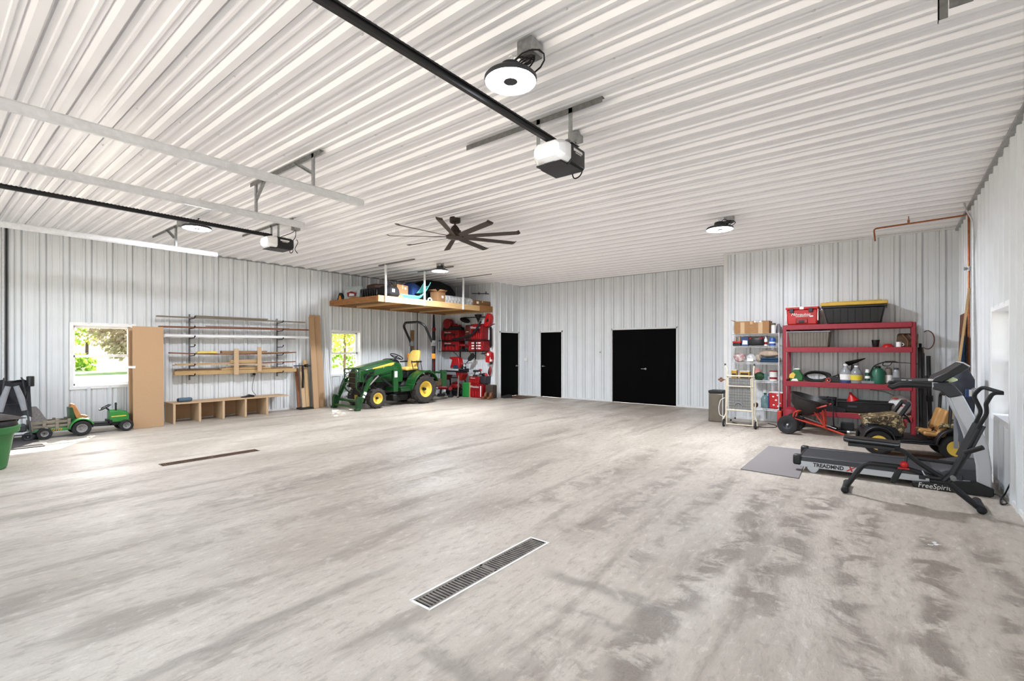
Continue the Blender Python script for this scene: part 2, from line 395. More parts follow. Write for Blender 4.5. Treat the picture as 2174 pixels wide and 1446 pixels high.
# white paint flecks
pf = mth('MULTIPLY', mth('SUBTRACT', 1, rampf(mth('ADD', mth('ABSOLUTE', mth('SUBTRACT', oy, 4.95)), mth('MULTIPLY', mth('ABSOLUTE', mth('SUBTRACT', ox, .26)), .55)), .04, .14)), rampf(noi(mapn((1, 1, 1)), 16, 2), .58, .60))
c9 = mixc(mth('MULTIPLY', pf, .9), c8, lin('f4f3f0'))
c10 = mixc(mth('MULTIPLY', rampf(grit, .40, .62), .22), c9, lin('a49d94'))
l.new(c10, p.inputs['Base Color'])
rr = mth('ADD', .34, mth('MULTIPLY', rampf(drag, .35, .7), .25)); l.new(mth('ADD', rr, mth('MULTIPLY', fine, .10)), p.inputs['Roughness'])
p.inputs['Specular IOR Level'].default_value = .42
bmp = n.new('ShaderNodeBump'); bmp.inputs['Strength'].default_value = .55; bmp.inputs['Distance'].default_value = .012
trowel = noi(mapn((2.2, 1.0, 1), .25), 11, 4, .6, .8)
l.new(mth('ADD', mth('ADD', fine, mth('MULTIPLY', drag, 1.2)), mth('MULTIPLY', trowel, .8)), bmp.inputs['Height']); l.new(bmp.outputs[0], p.inputs['Normal'])
# the slab, with the two trench slots left open
DR = [(-2.255, -2.095, 1.875, 3.09), (-7.54, -7.38, 2.04, 3.235)]
q = M(); xs = sorted([XL-.1, XR+.1]+[v for d in DR for v in d[:2]]); ys = sorted([YF-.1, YB+.1]+[v for d in DR for v in d[2:]])
for a, b in zip(xs, xs[1:]):
    for c_, d_ in zip(ys, ys[1:]):
        if any(r[0] <= (a+b)/2 <= r[1] and r[2] <= (c_+d_)/2 <= r[3] for r in DR): continue
        q.quad((a, c_, 0), (b, c_, 0), (b, d_, 0), (a, d_, 0))
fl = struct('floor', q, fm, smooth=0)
q = M(); q.bx(XL-.1, XR+.1, YF-.1, YB+.1, -.3, -.12); struct('floor_subbase', q, m_rust, smooth=0)
# ------------------------------------------------------------------ trims
def trim(name, *boxes, m=m_trimw):
    q = M()
    for b in boxes: q.bx(*b)
    return struct(name, q, m, smooth=0)
trim('baseboard_left', (XL, XL+.022, YF, YT, 0, .045)); trim('baseboard_back', (XN, D2[0]-.03, YB-.022, YB, 0, .045), (D2[1]+.03, D3[0]-.03, YB-.022, YB, 0, .045), (D3[1]+.03, XSH, YB-.022, YB, 0, .045))
trim('baseboard_shelf', (XSH, XR, YS-.022, YS, 0, .045)); trim('baseboard_right', (XR-.022, XR, YF, YS, 0, .045)); trim('baseboard_tool', (XL, XN, YT-.022, YT, 0, .045))
trim('trim_1', (XN-.02, XN+.025, YT-.03, YT+.05, 0, H)); trim('trim_2', (XSH-.03, XSH+.05, YS-.025, YS+.02, 0, H))
trim('trim_3', (XR-.06, XR, YF, YS, H-.085, H-.05), m=m_galv); trim('trim_4', (XSH, XR, YS-.03, YS, H-.05, H-.022)); trim('trim_5', (XN, XSH, YB-.03, YB, H-.05, H-.022), m=m_galv)
trim('trim_6', (XL, XL+.03, YF, YT, H-.05, H-.022), m=m_galv); trim('trim_7', (XL, XN, YT-.03, YT, H-.05, H-.022))
# ------------------------------------------------------------------ windows
gl = bpy.data.materials.new('window_glass'); gl.use_nodes = True; g_ = gl.node_tree.nodes; g_.remove(g_['Principled BSDF'])
tr_ = g_.new('ShaderNodeBsdfTransparent'); gs = g_.new('ShaderNodeBsdfGlossy'); gs.inputs['Roughness'].default_value = .03
mx = g_.new('ShaderNodeMixShader'); fr = g_.new('ShaderNodeFresnel'); fr.inputs[0].default_value = 1.25
gl.node_tree.links.new(fr.outputs[0], mx.inputs[0]); gl.node_tree.links.new(tr_.outputs[0], mx.inputs[1]); gl.node_tree.links.new(gs.outputs[0], mx.inputs[2])
gl.node_tree.links.new(mx.outputs[0], g_['Material Output'].inputs[0])
def window(name, wx, sgn, h, dep=.17):
    """hole h=(y0,y1,z0,z1) in the wall at x=wx; sgn points outside"""
    y0, y1, z0, z1 = h; xo = wx+sgn*dep; t = .05
    q = M()      # casing on the wall face and the four reveal boards
    for (a, b, c_, d_) in ((y0-.02, y0+t*.75, z0+t*.6, z1-t*.7), (y1-t*.75, y1+.02, z0+t*.6, z1-t*.7), (y0-.02, y1+.02, z0-.03, z0+t*.6), (y0-.02, y1+.02, z1-t*.7, z1+.02)):
        q.bx(wx-sgn*.028, wx+sgn*dep, a, b, c_, d_)
    o = struct(name, q, m_white)
    zm = z0+(z1-z0)*.49
    for (nm, za, zb, dx) in (('sash', z0+.03, zm+.02, .0), ('sash', zm-.02, z1-.035, .03)):
        s_ = M(); x0, x1 = xo-sgn*(.055-dx), xo-sgn*(.02-dx); f = .045
        s_.bx(x0, x1, y0+.035, y0+.035+f, za, zb).bx(x0, x1, y1-.035-f, y1-.035, za, zb).bx(x0, x1, y0+.035, y1-.035, za, za+f).bx(x0, x1, y0+.035, y1-.035, zb-f, zb)
        so_ = s_.build(nm, m_white, o, bev=.003)
        g = M(); xm = (x0+x1)/2; g.bx(xm-.003, xm+.003, y0+.06, y1-.06, za+f*.8, zb-f*.8); g.build('pane', gl, so_, smooth=0)
    return o
window('window_1', XL, -1, W1); window('window_2', XL, -1, W2); window('window_3', XR, 1, W3)
# ------------------------------------------------------------------ doors (flush black steel in thin white trim)
def lever(parent, p_, d, ax):
    g = M()
    if ax == 'Y': g.cyl((p_[0], p_[1], p_[2]), (p_[0], p_[1]-.05, p_[2]), .012, n=10).cyl((p_[0], p_[1]-.045, p_[2]), (p_[0]+d*.11, p_[1]-.045, p_[2]), .009, n=8).cyl((p_[0], p_[1]+.004, p_[2]), (p_[0], p_[1]-.008, p_[2]), .028, n=14)
    else: g.cyl((p_[0], p_[1], p_[2]), (p_[0]+.05, p_[1], p_[2]), .012, n=10).cyl((p_[0]+.045, p_[1], p_[2]), (p_[0]+.045, p_[1]+d*.11, p_[2]), .009, n=8).cyl((p_[0]-.004, p_[1], p_[2]), (p_[0]+.008, p_[1], p_[2]), .028, n=14)
    g.build('handle', m_galv, parent)
def door_y(name, h, leaves, hx):
    x0, x1, z0, z1 = h; q = M()
    for i in range(leaves):
        a = x0+(x1-x0)*i/leaves; b = x0+(x1-x0)*(i+1)/leaves
        q.bx(a+.004, b-.004, YB-.012, YB+.04, .008, z1-.012)
    o = struct(name, q, m_door, bev=.002)
    f = M(); f.bx(x0-.03, x0, YB-.03, YB+.05, 0, z1+.03).bx(x1, x1+.03, YB-.03, YB+.05, 0, z1+.03).bx(x0-.03, x1+.03, YB-.03, YB+.05, z1-.01, z1+.035)
    f.build('frame', m_trimw, o); lever(o, (hx[0], YB-.012, hx[2]), hx[1], 'Y'); return o
q = M(); q.bx(XN-.04, XN+.012, D1[0]+.004, D1[1]-.004, .008, D1[3]-.012); d1 = struct('door_1', q, m_door, bev=.002)
f = M(); f.bx(XN-.05, XN+.03, D1[0]-.03, D1[0], 0, D1[3]+.03).bx(XN-.05, XN+.03, D1[1], D1[1]+.03, 0, D1[3]+.03).bx(XN-.05, XN+.03, D1[0]-.03, D1[1]+.03, D1[3]-.01, D1[3]+.035); f.build('frame', m_trimw, d1)
lever(d1, (XN+.012, D1[1]-.09, .98), -1, 'X')
door_y('door_2', D2, 1, (D2[0]+.08, 1, .98)); door_y('door_3', D3, 2, (-5.31, -1, .98))
# ------------------------------------------------------------------ outdoors beyond the windows
m_grav = mat('gravel_drive', 'd8d0c0', .9, 0, .08, 30, .1)
m_grass = mat('sunlit_grass', '5d7f35', .9, 0, .2, 1.2)
m_field = mat('dry_field', '77704e', .9, 0, .25, .5)
q = M(); q.quad((-39, -40, -.12), (-12.2, -40, -.12), (-12.2, 70, -.12), (-39, 70, -.12)); q.build('ground_gravel', m_grav, smooth=0)['kind'] = 'structure'
q = M(); q.quad((-12.2, -40, -.05), (1.2, -40, -.05), (1.2, YF, -.05), (-12.2, YF, -.05)); q.build('ground_forecourt', m_grav, smooth=0)['kind'] = 'structure'
q = M(); q.quad((1.2, -40, -.12), (60, -40, -.12), (60, 70, -.12), (1.2, 70, -.12)); q.build('ground_apron', m_grav, smooth=0)['kind'] = 'structure'
q = M(); q.quad((-50, -40, -.1), (-39, -40, -.1), (-39, 70, -.1), (-50, 70, -.1)); q.build('ground_lawn', m_grass, smooth=0)['kind'] = 'structure'
q = M(); q.sheet(lambda u, v: (-50-40*u, -40+110*v, -.1+2.6*u+.35*math.sin(v*31+u*3)*min(1, u*6)), 10, 40); q.build('ground_field', m_field)['kind'] = 'structure'
def leafmat(name, a, b):
    m = bpy.data.materials.new(name); m.use_nodes = True; n = m.node_tree.nodes; l = m.node_tree.links; n.remove(n['Principled BSDF'])
    d = n.new('ShaderNodeBsdfDiffuse'); t = n.new('ShaderNodeBsdfTranslucent'); x = n.new('ShaderNodeMixShader'); x.inputs[0].default_value = .5
    nz = n.new('ShaderNodeTexNoise'); nz.inputs['Scale'].default_value = 2.5; r = n.new('ShaderNodeValToRGB'); tcn = n.new('ShaderNodeTexCoord')
    l.new(tcn.outputs['Object'], nz.inputs['Vector']); l.new(nz.outputs[0], r.inputs[0]); r.color_ramp.elements[0].color = (*lin(a), 1); r.color_ramp.elements[1].color = (*lin(b), 1)
    r.color_ramp.elements[0].position = .35; r.color_ramp.elements[1].position = .65
    for s_ in (d, t): l.new(r.outputs[0], s_.inputs[0])
    l.new(d.outputs[0], x.inputs[1]); l.new(t.outputs[0], x.inputs[2]); l.new(x.outputs[0], n['Material Output'].inputs[0]); return m
lf = [leafmat('leaf_green', '628a2c', '9bb64a'), leafmat('leaf_yellow', '8c9a3c', 'c0bd6c'), leafmat('leaf_pale', 'a3927a', 'c4b8a2')]
m_bark = mat('bark', '5d4c3c', .9, 0, .3, 10, .3)
def tree(name, label, x, y, z, r, h, k, n=2600):
    t = thing(name, label, 'tree', (x, y, z), 0, 'trees outside the windows')
    g = M(); rnd = random.Random(int(x*31+y*17))
    for i in range(n):
        a, b = rnd.uniform(0, 2*PI), math.acos(rnd.uniform(-1, 1)); s = rnd.uniform(.55, 1.05)
        lump = 1+.22*math.sin(3*a+b*4)+.15*math.sin(7*a-b*5)
        c = Vector((r*s*lump*math.sin(b)*math.cos(a), r*s*lump*math.sin(b)*math.sin(a), h*.60+h*.42*s*math.cos(b)))
        e = rnd.uniform(.13, .30)*(min(r/2, .9) if n < 4000 else .46); u = Vector((rnd.gauss(0, 1), rnd.gauss(0, 1), rnd.gauss(0, 1))).normalized(); w = u.orthogonal().normalized(); v = u.cross(w)
        g.quad(c-w*e, c+v*e*.6, c+w*e, c-v*e*.6)
    g.build('crown', lf[k], t, smooth=0)
    s_ = M(); s_.tube([(0, 0, -.3), (.05, .03, h*.3), (0, .1, h*.6)], [.16, .12, .06] if n < 4000 else [.05, .04, .03], 8)
    for j in range(5): a = j*1.3; s_.tube([(0, .05, h*(.3+.05*j)), (r*.5*math.cos(a), r*.5*math.sin(a), h*(.5+.07*j))], [.07, .02], 6)
    s_.build('trunk', m_bark, t)
    return t
for a in (('leafy_tree', 'big round green tree seen through the window behind the toy tractor', -43, 4.2, -.1, 3.3, 7.0, 0),
          ('leafy_tree', 'yellow-green tree beyond the window of the tall leaning boards', -50, 16.0, .0, 3.4, 7.0, 1),
          ('flowering_tree', 'pale pinkish small tree between two green ones outside the window', -44, 10.2, -.1, 2.2, 5.2, 2),
          ('leafy_tree', 'far yellow-green tree filling the gap behind the pinkish tree', -66, 11.5, .4, 4.2, 9.0, 1),
          ('leafy_tree', 'far green tree behind the big round one outside the window', -61, 2.5, .4, 4.2, 9.5, 0),
          ('leafy_tree', 'near yellow-green tree shading the window by the tractor', -17, 10.7, -.1, 2.3, 8.6, 1, 9000),  # crown placed and thickened to keep the sun out of this window
          ('leafy_tree', 'dense green tree outside the window nearest the tractor', -42, 24.6, .0, 4.4, 8.5, 0),
          ('leafy_tree', 'far green tree farther along outside the window by the tractor', -46, 35.5, .0, 4.2, 8.5, 0)): tree(*a)
def bush(name, label, x, y, z, r, k):
    g = M(); rnd = random.Random(int(x*7+y*3))
    for i in range(500):
        a, b = rnd.uniform(0, 2*PI), math.acos(rnd.uniform(-.2, 1)); s = rnd.uniform(.6, 1.05); c = Vector((r[0]*s*math.sin(b)*math.cos(a), r[1]*s*math.sin(b)*math.sin(a), r[2]*s*math.cos(b)))
        e = rnd.uniform(.08, .2); u = Vector((rnd.gauss(0, 1), rnd.gauss(0, 1), rnd.gauss(0, 1))).normalized(); w = u.orthogonal().normalized(); v = u.cross(w); g.quad(c-w*e, c+v*e, c+w*e, c-v*e)
    tag(g.build(name, lf[k], None, loc=(x, y, z), smooth=0), label, 'bush', 'bushes outside the windows')
bush('bush', 'low green bush on the lawn seen through the window of the leaning boards', -49, 7.4, 0, (1.6, 1.8, 1.5), 0)
bush('bush', 'tall grey-green scrub below the trees in the window by the tractor', -37, 22.5, -.1, (1.6, 4.6, 1.7), 0)
# ------------------------------------------------------------------ high-bay lamps
def cable_coil(parent, c, s=1., seed=1, name='cable'):
    rnd = random.Random(seed); g = M()
    for k in range(4):
        pts = []; r0 = .05*s*rnd.uniform(.8, 1.2); ph = rnd.uniform(0, 6)
        for i in range(15):
            a = ph+i/14*2*PI*1.15
            pts.append((c[0]+r0*1.5*math.cos(a)+rnd.uniform(-.004, .004)+(k-1.5)*.02*s, c[1]+r0*.6*math.sin(a)+(k-1.5)*.012, c[2]+r0*.55*math.sin(a+k)+.01*k))
        g.tube(pts, .0055, 6)
    return g.build(name, m_blk2, parent)
def highbay(label, c, R, box, k_=0, ceil_z=H-.01):
    """round lamp: c lens centre; box = junction box centre (x,y) on the ceiling"""
    t = thing('high_bay_light', label, 'ceiling light', (box[0], box[1], ceil_z), 0, 'round ceiling lights')
    o = Vector((box[0], box[1], ceil_z)); k = Vector(c)-o; mi_ = k_
    j = M(); j.box((0, 0, -.05), (.13, .13, .10), (0, 0, .0)); jb = j.build('junction_box', m_galv, t, bev=.004)
    s_ = M(); s_.box((0, 0, -.103), (.12, .12, .006)); s_.build('cover_plate', m_galvd, jb)
    h = M(); h.lathe([(.001, .115), (R*.36, .112), (R*.40, .10), (R*.42, .055), (R*.62, .05), (R*.94, .03), (R, .018), (R, -.002), (R*.965, -.008), (R*.955, .006), (.001, .008)], k, 40); ho = h.build('housing', m_dgrey, t)
    e = M(); e.lathe([(R*.955, .004), (R*.9, -.006), (R*.22, -.006)], k, 48); e.build('lens', m_lens[k_], t)
    z = M(); z.lathe([(R*.27, -.0045), (R*.27, -.0068), (.001, -.0068)], k, 24); z.build('sensor', m_dgrey, t)
    b = M(); b.tube([k+Vector((0, 0, .11)), k+Vector((0, 0, .14))], .008, 8); b.tube([k+Vector((.02*math.cos(a), 0, .155+.02*math.sin(a))) for a in [i*PI/6 for i in range(12)]], .004, 6, True)
    hk = k+Vector((0, 0, .175)); b.tube([hk, (hk.x*.4, hk.y*.4, (hk.z-.1)/2), (0.0, 0.0, -.10)], .004, 6)
    b.build('hook', m_galvl, t)
    cable_coil(t, k*.55+Vector((.02, .0, -.04)), 1.5, int(abs(c[0])*10))
    w = M(); w.tube(bend([(0.02, 0, -.1), (.05, 0, k.z*.5), k+Vector((.06, .02, .16)), k+Vector((.01, 0, .11))], .05), .005, 6); w.build('cord', m_blk2, t)
    return t
p = at(1084, 172, Z=3.37); highbay('largest-looking round ceiling light with dark centre spot beside an opener rail', p, .182, (at(1125, 88, Z=H).x, at(1125, 88, Z=H).y), 0)
p = at(418, 485, Z=3.42); highbay('lit round ceiling light hanging beside the second overhead opener rail', p, .20, (-9.17, 2.80), 1)
p = at(1528, 487, Z=3.42); highbay('lit round ceiling light near the wall with the red shelving', p, .20, (p.x+.10, p.y+.16), 2)
p = at(934, 575.5, Z=3.42); highbay('lit round ceiling light above the loaded wooden loft', p, .20, (p.x-.1, p.y+.1), 3)
# ------------------------------------------------------------------ ceiling fan
fc = at(966, 503, Z=3.33)
t = thing('ceiling_fan', 'large bronze ceiling fan with nine long straight blades', 'fan', (fc.x, fc.y, H-.02))
g = M(); g.lathe([(.001, 0), (.085, 0), (.088, -.02), (.088, -.075), (.075, -.085), (.001, -.085)], n=28); g.build('canopy', m_bronze, t)
g = M(); g.cyl((0, 0, -.08), (0, 0, -.15), .016, n=12).lathe([(.016, -.12), (.035, -.13), (.035, -.15)], n=16); g.build('downrod', m_bronze, t)
g = M(); g.lathe([(.001, -.135), (.04, -.14), (.06, -.16), (.072, -.2), (.078, -.235), (.095, -.25), (.10, -.29), (.001, -.29)], n=32)
for k in range(6): a = k*PI/3; g.box((.082*math.cos(a), .082*math.sin(a), -.225), (.03, .012, .06), (0, 0, a))
g.build('motor_housing', m_bronze, t)
g = M(); g.lathe([(.001, -.285), (.13, -.287), (.145, -.298), (.145, -.325), (.12, -.338), (.001, -.345)], n=36); g.build('hub', m_bronze, t)
tips = [(836, 482), (826, 507), (874, 528), (954, 536), (1038, 532), (1097, 516), (1103, 491), (1033, 470), (922, 463)]
rs = []; al = 0; pr = None
a0 = []
for i, q in enumerate(tips):
    v = at(q[0], q[1], Z=3.33)-fc; rs.append(v.length); a0.append(math.atan2(v.y, v.x)+i*2*PI/9)
ang0 = a0[4]; Rf = 1.06
bl = M()
for rr_, w_, tw in ((.12, .075, .30), (.3, .10, .26), (.7, .108, .22), (1.04, .112, .2)):
    pass
sec = []
for rr_, w_, tw in ((.11, .07, .34), (.25, .095, .30), (.6, .105, .25), (.98, .110, .22), (1.04, .108, .22)):
    sec.append([Vector((rr_, w_*(j-.5)*math.cos(tw), -.315-w_*(j-.5)*math.sin(tw)+(th if 0 else 0)+dz)) for j, dz in ((0, 0), (.5, -.004), (1, 0), (1, .006), (.5, .003), (0, .006))])
bl.loft(sec); tipb = [Vector((1.04, .108*(j-.5)*.97, -.315-.108*(j-.5)*.22+dz)) for j, dz in ((0, 0), (1, 0), (1, .007), (0, .007))]
tipb2 = [Vector((1.075, .108*(j-.5)*.9, -.30-.108*(j-.5)*.22+dz)) for j, dz in ((0, 0), (1, 0), (1, .007), (0, .007))]
bl.loft([tipb, tipb2])
b0 = bl.build('blade', m_bronze, t); b0.rotation_euler.z = ang0
for k in range(1, 9):
    c_ = b0.copy(); C.objects.link(c_); c_.parent = t; c_.rotation_euler.z = ang0+k*2*PI/9
# ------------------------------------------------------------------ overhead door tracks, each hung from a steel angle on the ceiling
def perf(g, a, b, w=.035, th=.004, up=(0, 0, 1)):
    """perforated L angle between two points"""
    a, b = Vector(a), Vector(b); d = (b-a).normalized(); u = Vector(up) if abs(d.dot(Vector(up))) < .95 else Vector((1, 0, 0)); u = (u-d*u.dot(d)).normalized(); s_ = d.cross(u)
    for q in (u, s_):
        o = d.cross(q)
        g.loft([[p_+x*w*q+y*th*o for x, y in ((0, 0), (1, 0), (1, 1), (0, 1))] for p_ in (a, b)])
    return g
def track(label, x, z, y0, y1, hang, ang, brace, side=1, inner=1, m=m_galvl):
    t = thing('door_track', label, 'door track', (x, hang[1], z), 0, 'overhead door tracks')
    g = M(); w, h = .035, .075       # C-shaped rolled channel
    prof = [(-.028, h/2), (-.028, h/2-.012), (-.031, h/2), (0.012, h/2+.006), (.03, h/2-.012), (.03, -h/2+.012), (.012, -h/2-.006), (-.031, -h/2), (-.028, -h/2+.012), (.008, -h/2), (.024, -h/2+.014), (.024, h/2-.014), (.008, h/2)]
    g.loft([[Vector((inner*a, yy-hang[1], b)) for a, b in prof] for yy in (y0, y1)])
    g.box((0, y1-hang[1]-.02, 0), (.05, .006, .05)); g.build('rail', m, t)
    s_ = M(); perf(s_, (side*.03, 0, -.03), (side*.03, 0, H-.03-z), .04); s_.build('strut', m_galv, t)
    if ang:
        a = M(); perf(a, (ang[0]-x, 0, H-.03-z), (ang[1]-x, 0, H-.03-z), .045, up=(0, 0, -1)); a.build('ceiling_angle', m_galvd, t)
    if brace:
        b = M(); perf(b, (brace-x, .005, H-.045-z), (side*.03+x-x, .005, (H-z)*.42), .03); b.build('brace', m_galv, t)
    return t
track('long bright steel track hanging highest, nearest the middle of the ceiling', -4.88, 3.235, YF, 3.32, (0, 2.70), (-6.41, -4.74), -5.28, -1, 1)
track('steel overhead track beside the track of the other door bay', -6.28, 3.205, YF, 3.34, (0, 2.71), None, -6.05, -1, 1)
track('low steel track running along the ribbed wall above the toy tractor', -9.53, 3.225, YF, 3.45, (0, 2.80), (-10.755, -9.25), -9.95, -1, 1)
p = at(2002, 40, Y=2.75)
t = thing('track_hanger', 'dark steel hanger strut at the ceiling above the treadmill corner', 'bracket', (p.x, 2.75, p.z))
g = M(); g.bx(-.016, .016, -.003, .003, 0, H-.02-p.z).bx(-.016, -.012, -.003, .03, 0, H-.02-p.z); g.build('strut', m_galvd, t)
q = at(2024, 14, Y=2.75); g = M(); g.bx(.02, .095, .002, .008, q.z-p.z, q.z-p.z+.07).bx(.02, .095, .002, .035, q.z-p.z+.066, q.z-p.z+.07); g.build('cross_angle', m_galvd, t)
# ------------------------------------------------------------------ door openers
def opener(label, x, y, z, ry0, ang, angy, posts, boxp, cord_from, mirror=1):
    """motor head at x,y (centre), z = underside of rail; T-rail runs toward the door; seen with pale lamp cover on one side"""
    t = thing('door_opener', label, 'garage door opener', (x, y, z), 0, 'garage door openers')
    g = M(); g.bx(-.017, .017, ry0-y, -.10, .03, .075); g.bx(-.028, .028, ry0-y, -.10, .068, .08)
    yy = -.16
    while yy > max(ry0-y, -3.6): g.bx(-.022, .022, yy-.008, yy+.008, .079, .086); yy -= .04
    g.build('rail', m_black, t, smooth=0)
    def ring(y, w, z0, z1, c=.04): return [Vector((px_, y, pz_)) for px_, pz_ in ((-w+c, z0), (w-c, z0), (w, z0+c), (w, z1-c), (w-c, z1), (-w+c, z1), (-w, z1-c), (-w, z0+c))]
    g = M(); g.loft([ring(-.075, .165, -.165, .03, .02), ring(.16, .165, -.165, .03, .02), ring(.215, .13, -.13, .02, .02)]); g.bx(-.13, .13, -.19, -.07, -.168, -.155); ch = g.build('chassis', m_black, t, bev=.005)
    g = M(); g.loft([ring(-.075, .168, -.150, .033, .03), ring(-.16, .162, -.148, .033, .04), ring(-.225, .13, -.115, .015, .04)]); g.build('lamp_cover', m_whitep, t, bev=.006)
    g = M(); g.bx(-.05, .06, -.185, -.12, -.152, -.149).bx(-.03, .03, -.175, -.135, -.154, -.150); g.build('button_panel', m_grey, t)
    g = M(); g.bx(-.075, .075, .198, .202, -.035, -.012); g.bx(-.05, .05, .198, .202, -.055, -.048); g.bx(.164, .1665, -.03, .12, -.035, -.012).bx(.164, .1665, .0, .10, -.05, -.043); g.build('badge', m_label, ch)
    for dx in posts: g = M(); perf(g, (dx-x, angy-y, .02), (dx-x, angy-y, H-.03-z), .035); g.box((dx-x, (angy-y)*.5+.02, .035), (.03, abs(angy-y)+.12, .005)); g.build('strut', m_galv, t)
    g = M(); perf(g, (ang[0]-x, angy-y, H-.03-z), (ang[1]-x, angy-y, H-.03-z), .045, up=(0, 0, -1)); g.build('ceiling_angle', m_galvd, t)
    g = M(); b = Vector(boxp)-Vector((x, y, z)); g.box((b.x, b.y, b.z-.045), (.11, .11, .09)); g.build('outlet_box', m_galv, t, bev=.003)
    g = M(); g.tube(bend([b+Vector((0, 0, -.09)), b+Vector((0, 0, -.2)), Vector((.15, .17, -.02)), Vector((.10, .22, -.17)), Vector((.02, .21, -.20)), Vector((0, .2, -.1))], .06), .006, 6)
    g.tube(bend([b+Vector((-.02, 0, -.09)), b+Vector((-.1, -.02, -.12)), Vector((-.04, .05, .06))], .06), .005, 6)
    if mirror < 0: g.tube([b+Vector((.02+.05*math.sin(i*.9), 0, -.25-.05*i*.6)) for i in range(9)], .006, 6)
    g.build('cord', m_blk2, t)
    return t
opener('nearer and larger-looking of the two white and black opener motors', -2.36, 3.68, 3.31, YF, (-3.46, -1.89), 3.60, (-2.56, -2.215), (*at(1222, 283, Z=H-.01).xy, H-.012), 0)
opener('opener motor with dangling looped cord in the far door bay', -8.12, 3.86, 3.36, YF, (-9.35, -7.47), 3.80, (-8.25, -8.0), (*at(628, 478, Z=H-.01).xy, H-.012), 0, -1)
# ------------------------------------------------------------------ floor drains
def drain(label, r, fm_=None):
    x0, x1, y0, y1 = r; cx, cy = (x0+x1)/2, (y0+y1)/2
    t = thing('trench_drain', label, 'floor drain', (cx, cy, 0), 0, 'floor drains'); w, h = (x1-x0)/2, (y1-y0)/2
    g = M(); g.bx(-w, w, -h, h, -.115, -.105).bx(-w, -w+.006, -h, h, -.11, -.001).bx(w-.006, w, -h, h, -.11, -.001).bx(-w, w, -h, -h+.006, -.11, -.001).bx(-w, w, h-.006, h, -.11, -.001); g.build('channel', m_black, t, smooth=0)
    g = M(); g.bx(-w-.012, -w+.004, -h-.012, h+.012, -.01, .0025).bx(w-.004, w+.012, -h-.012, h+.012, -.01, .0025).bx(-w, w, -h-.012, -h+.004, -.01, .0025).bx(-w, w, h-.004, h+.012, -.01, .0025); g.build('frame', fm_ or m_label, t, smooth=0)
    g = M(); N = 44
    g.bx(-w+.006, -w+.02, -h+.006, h-.006, -.018, 0).bx(w-.02, w-.006, -h+.006, h-.006, -.018, 0)
    for i in range(N):
        y = -h+.015+(2*h-.03)*(i+.5)/N
        g.bx(-w+.018, w-.018, y-.0062, y+.0062, -.016, -.0005)
    g.bx(-w+.006, w-.006, -.012, .012, -.018, 0); g.build('grate', fm_ or mat('worn_iron_grate', '7d766d', .6, .3, .35, 12), t, smooth=0)
m_rust2 = m_rust
drain('slotted steel trench drain set in the open concrete, the nearer of two', DR[0]); drain('narrow dark trench drain in the floor in front of the wooden bench', DR[1], m_rust)
# ------------------------------------------------------------------ pipes and conduit in the corner by the bright window
pz = H-.09
a = at(2050, 457, Z=pz); b = at(1855, 486, Z=pz); c = at(1858, 512, Y=b.y)
t = thing('copper_pipe', 'copper pipe running under the ceiling and down the wall corner', 'pipe', (XR-.035, 9.74, 0))
o = Vector((XR-.035, 9.74, 0)); g = M()
g.tube([v-o for v in bend([c, b, Vector((XR-.04, a.y, pz)), Vector((XR-.035, 9.74, pz-.05)), Vector((XR-.035, 9.74, .05))], .05)], .013, 10)
g.build('pipe', m_copper, t)
d = at(1929, 470, Z=pz); g = M(); g.cyl(Vector((d.x, d.y, pz))-o, Vector((d.x, d.y, H-.01))-o, .006, n=8).box(Vector((d.x, d.y, pz))-o, (.03, .04, .04)); g.build('pipe_hanger', m_copper, t)
g = M(); z_ = at(2057, 570, X=XR-.035).z; g.cyl((-.04, 0, z_), (.01, 0, z_), .02, n=12).cyl((0, 0, z_-.035), (0, 0, z_+.035), .02, n=12).box((-.045, 0, z_), (.012, .05, .05)); g.build('valve', m_chrome, t)
t = tag(M().tube(bend([at(2047, 432, Z=H-.03), at(2049, 442, Z=H-.12), at(2066, 470, X=XR-.05), (XR-.045, at(2066, 480, X=XR-.045).y, 2.9), (XR-.045, at(2067, 500, X=XR-.045).y, .6)], .12, 6), .012, 10).build('conduit', m_galvl), 'bright bent conduit running down the wall beside the copper pipe', 'conduit')
# conduit at the far end of the window wall
t = thing('wall_conduit', 'vertical steel conduit on the ribbed wall above the folded stroller', 'conduit', (XL+.04, .99, 0))
g = M(); g.cyl((0, 0, .9), (0, 0, H-.05), .016, n=10); g.build('pipe', m_galvl, t)
g = M(); g.bx(-.03, .0, .03, .055, .2, H-.05); g.build('dark_channel', m_black, t)
# switches and screws on the far wall
def plate(name, label, p, s_, n_, cat='wall plate'):
    t = thing(name, label, cat, p); g = M(); g.box((0, -.006, 0), s_); g.build('plate', m_label, t, bev=.003)
    g = M(); g.box((0, -.014, 0), (s_[0]*.5, .01, s_[2]*.35)); g.build('switch', m_dgrey, t)
    return t
p = at(1117, 763.5, Y=YB-.03); plate('switch_box', 'small wall control box between the two narrow black doors', (p.x, YB-.022, p.z), (.10, .03, .10), 1)
p = at(1274, 748, Y=YB-.03); plate('wall_plate', 'small white wall plate beside the wide black double door', (p.x, YB-.022, p.z), (.05, .02, .08), 1)
g = M(); g.cyl((0, 0, 0), (0, 0, -1.2), .004, n=6)
g = M()

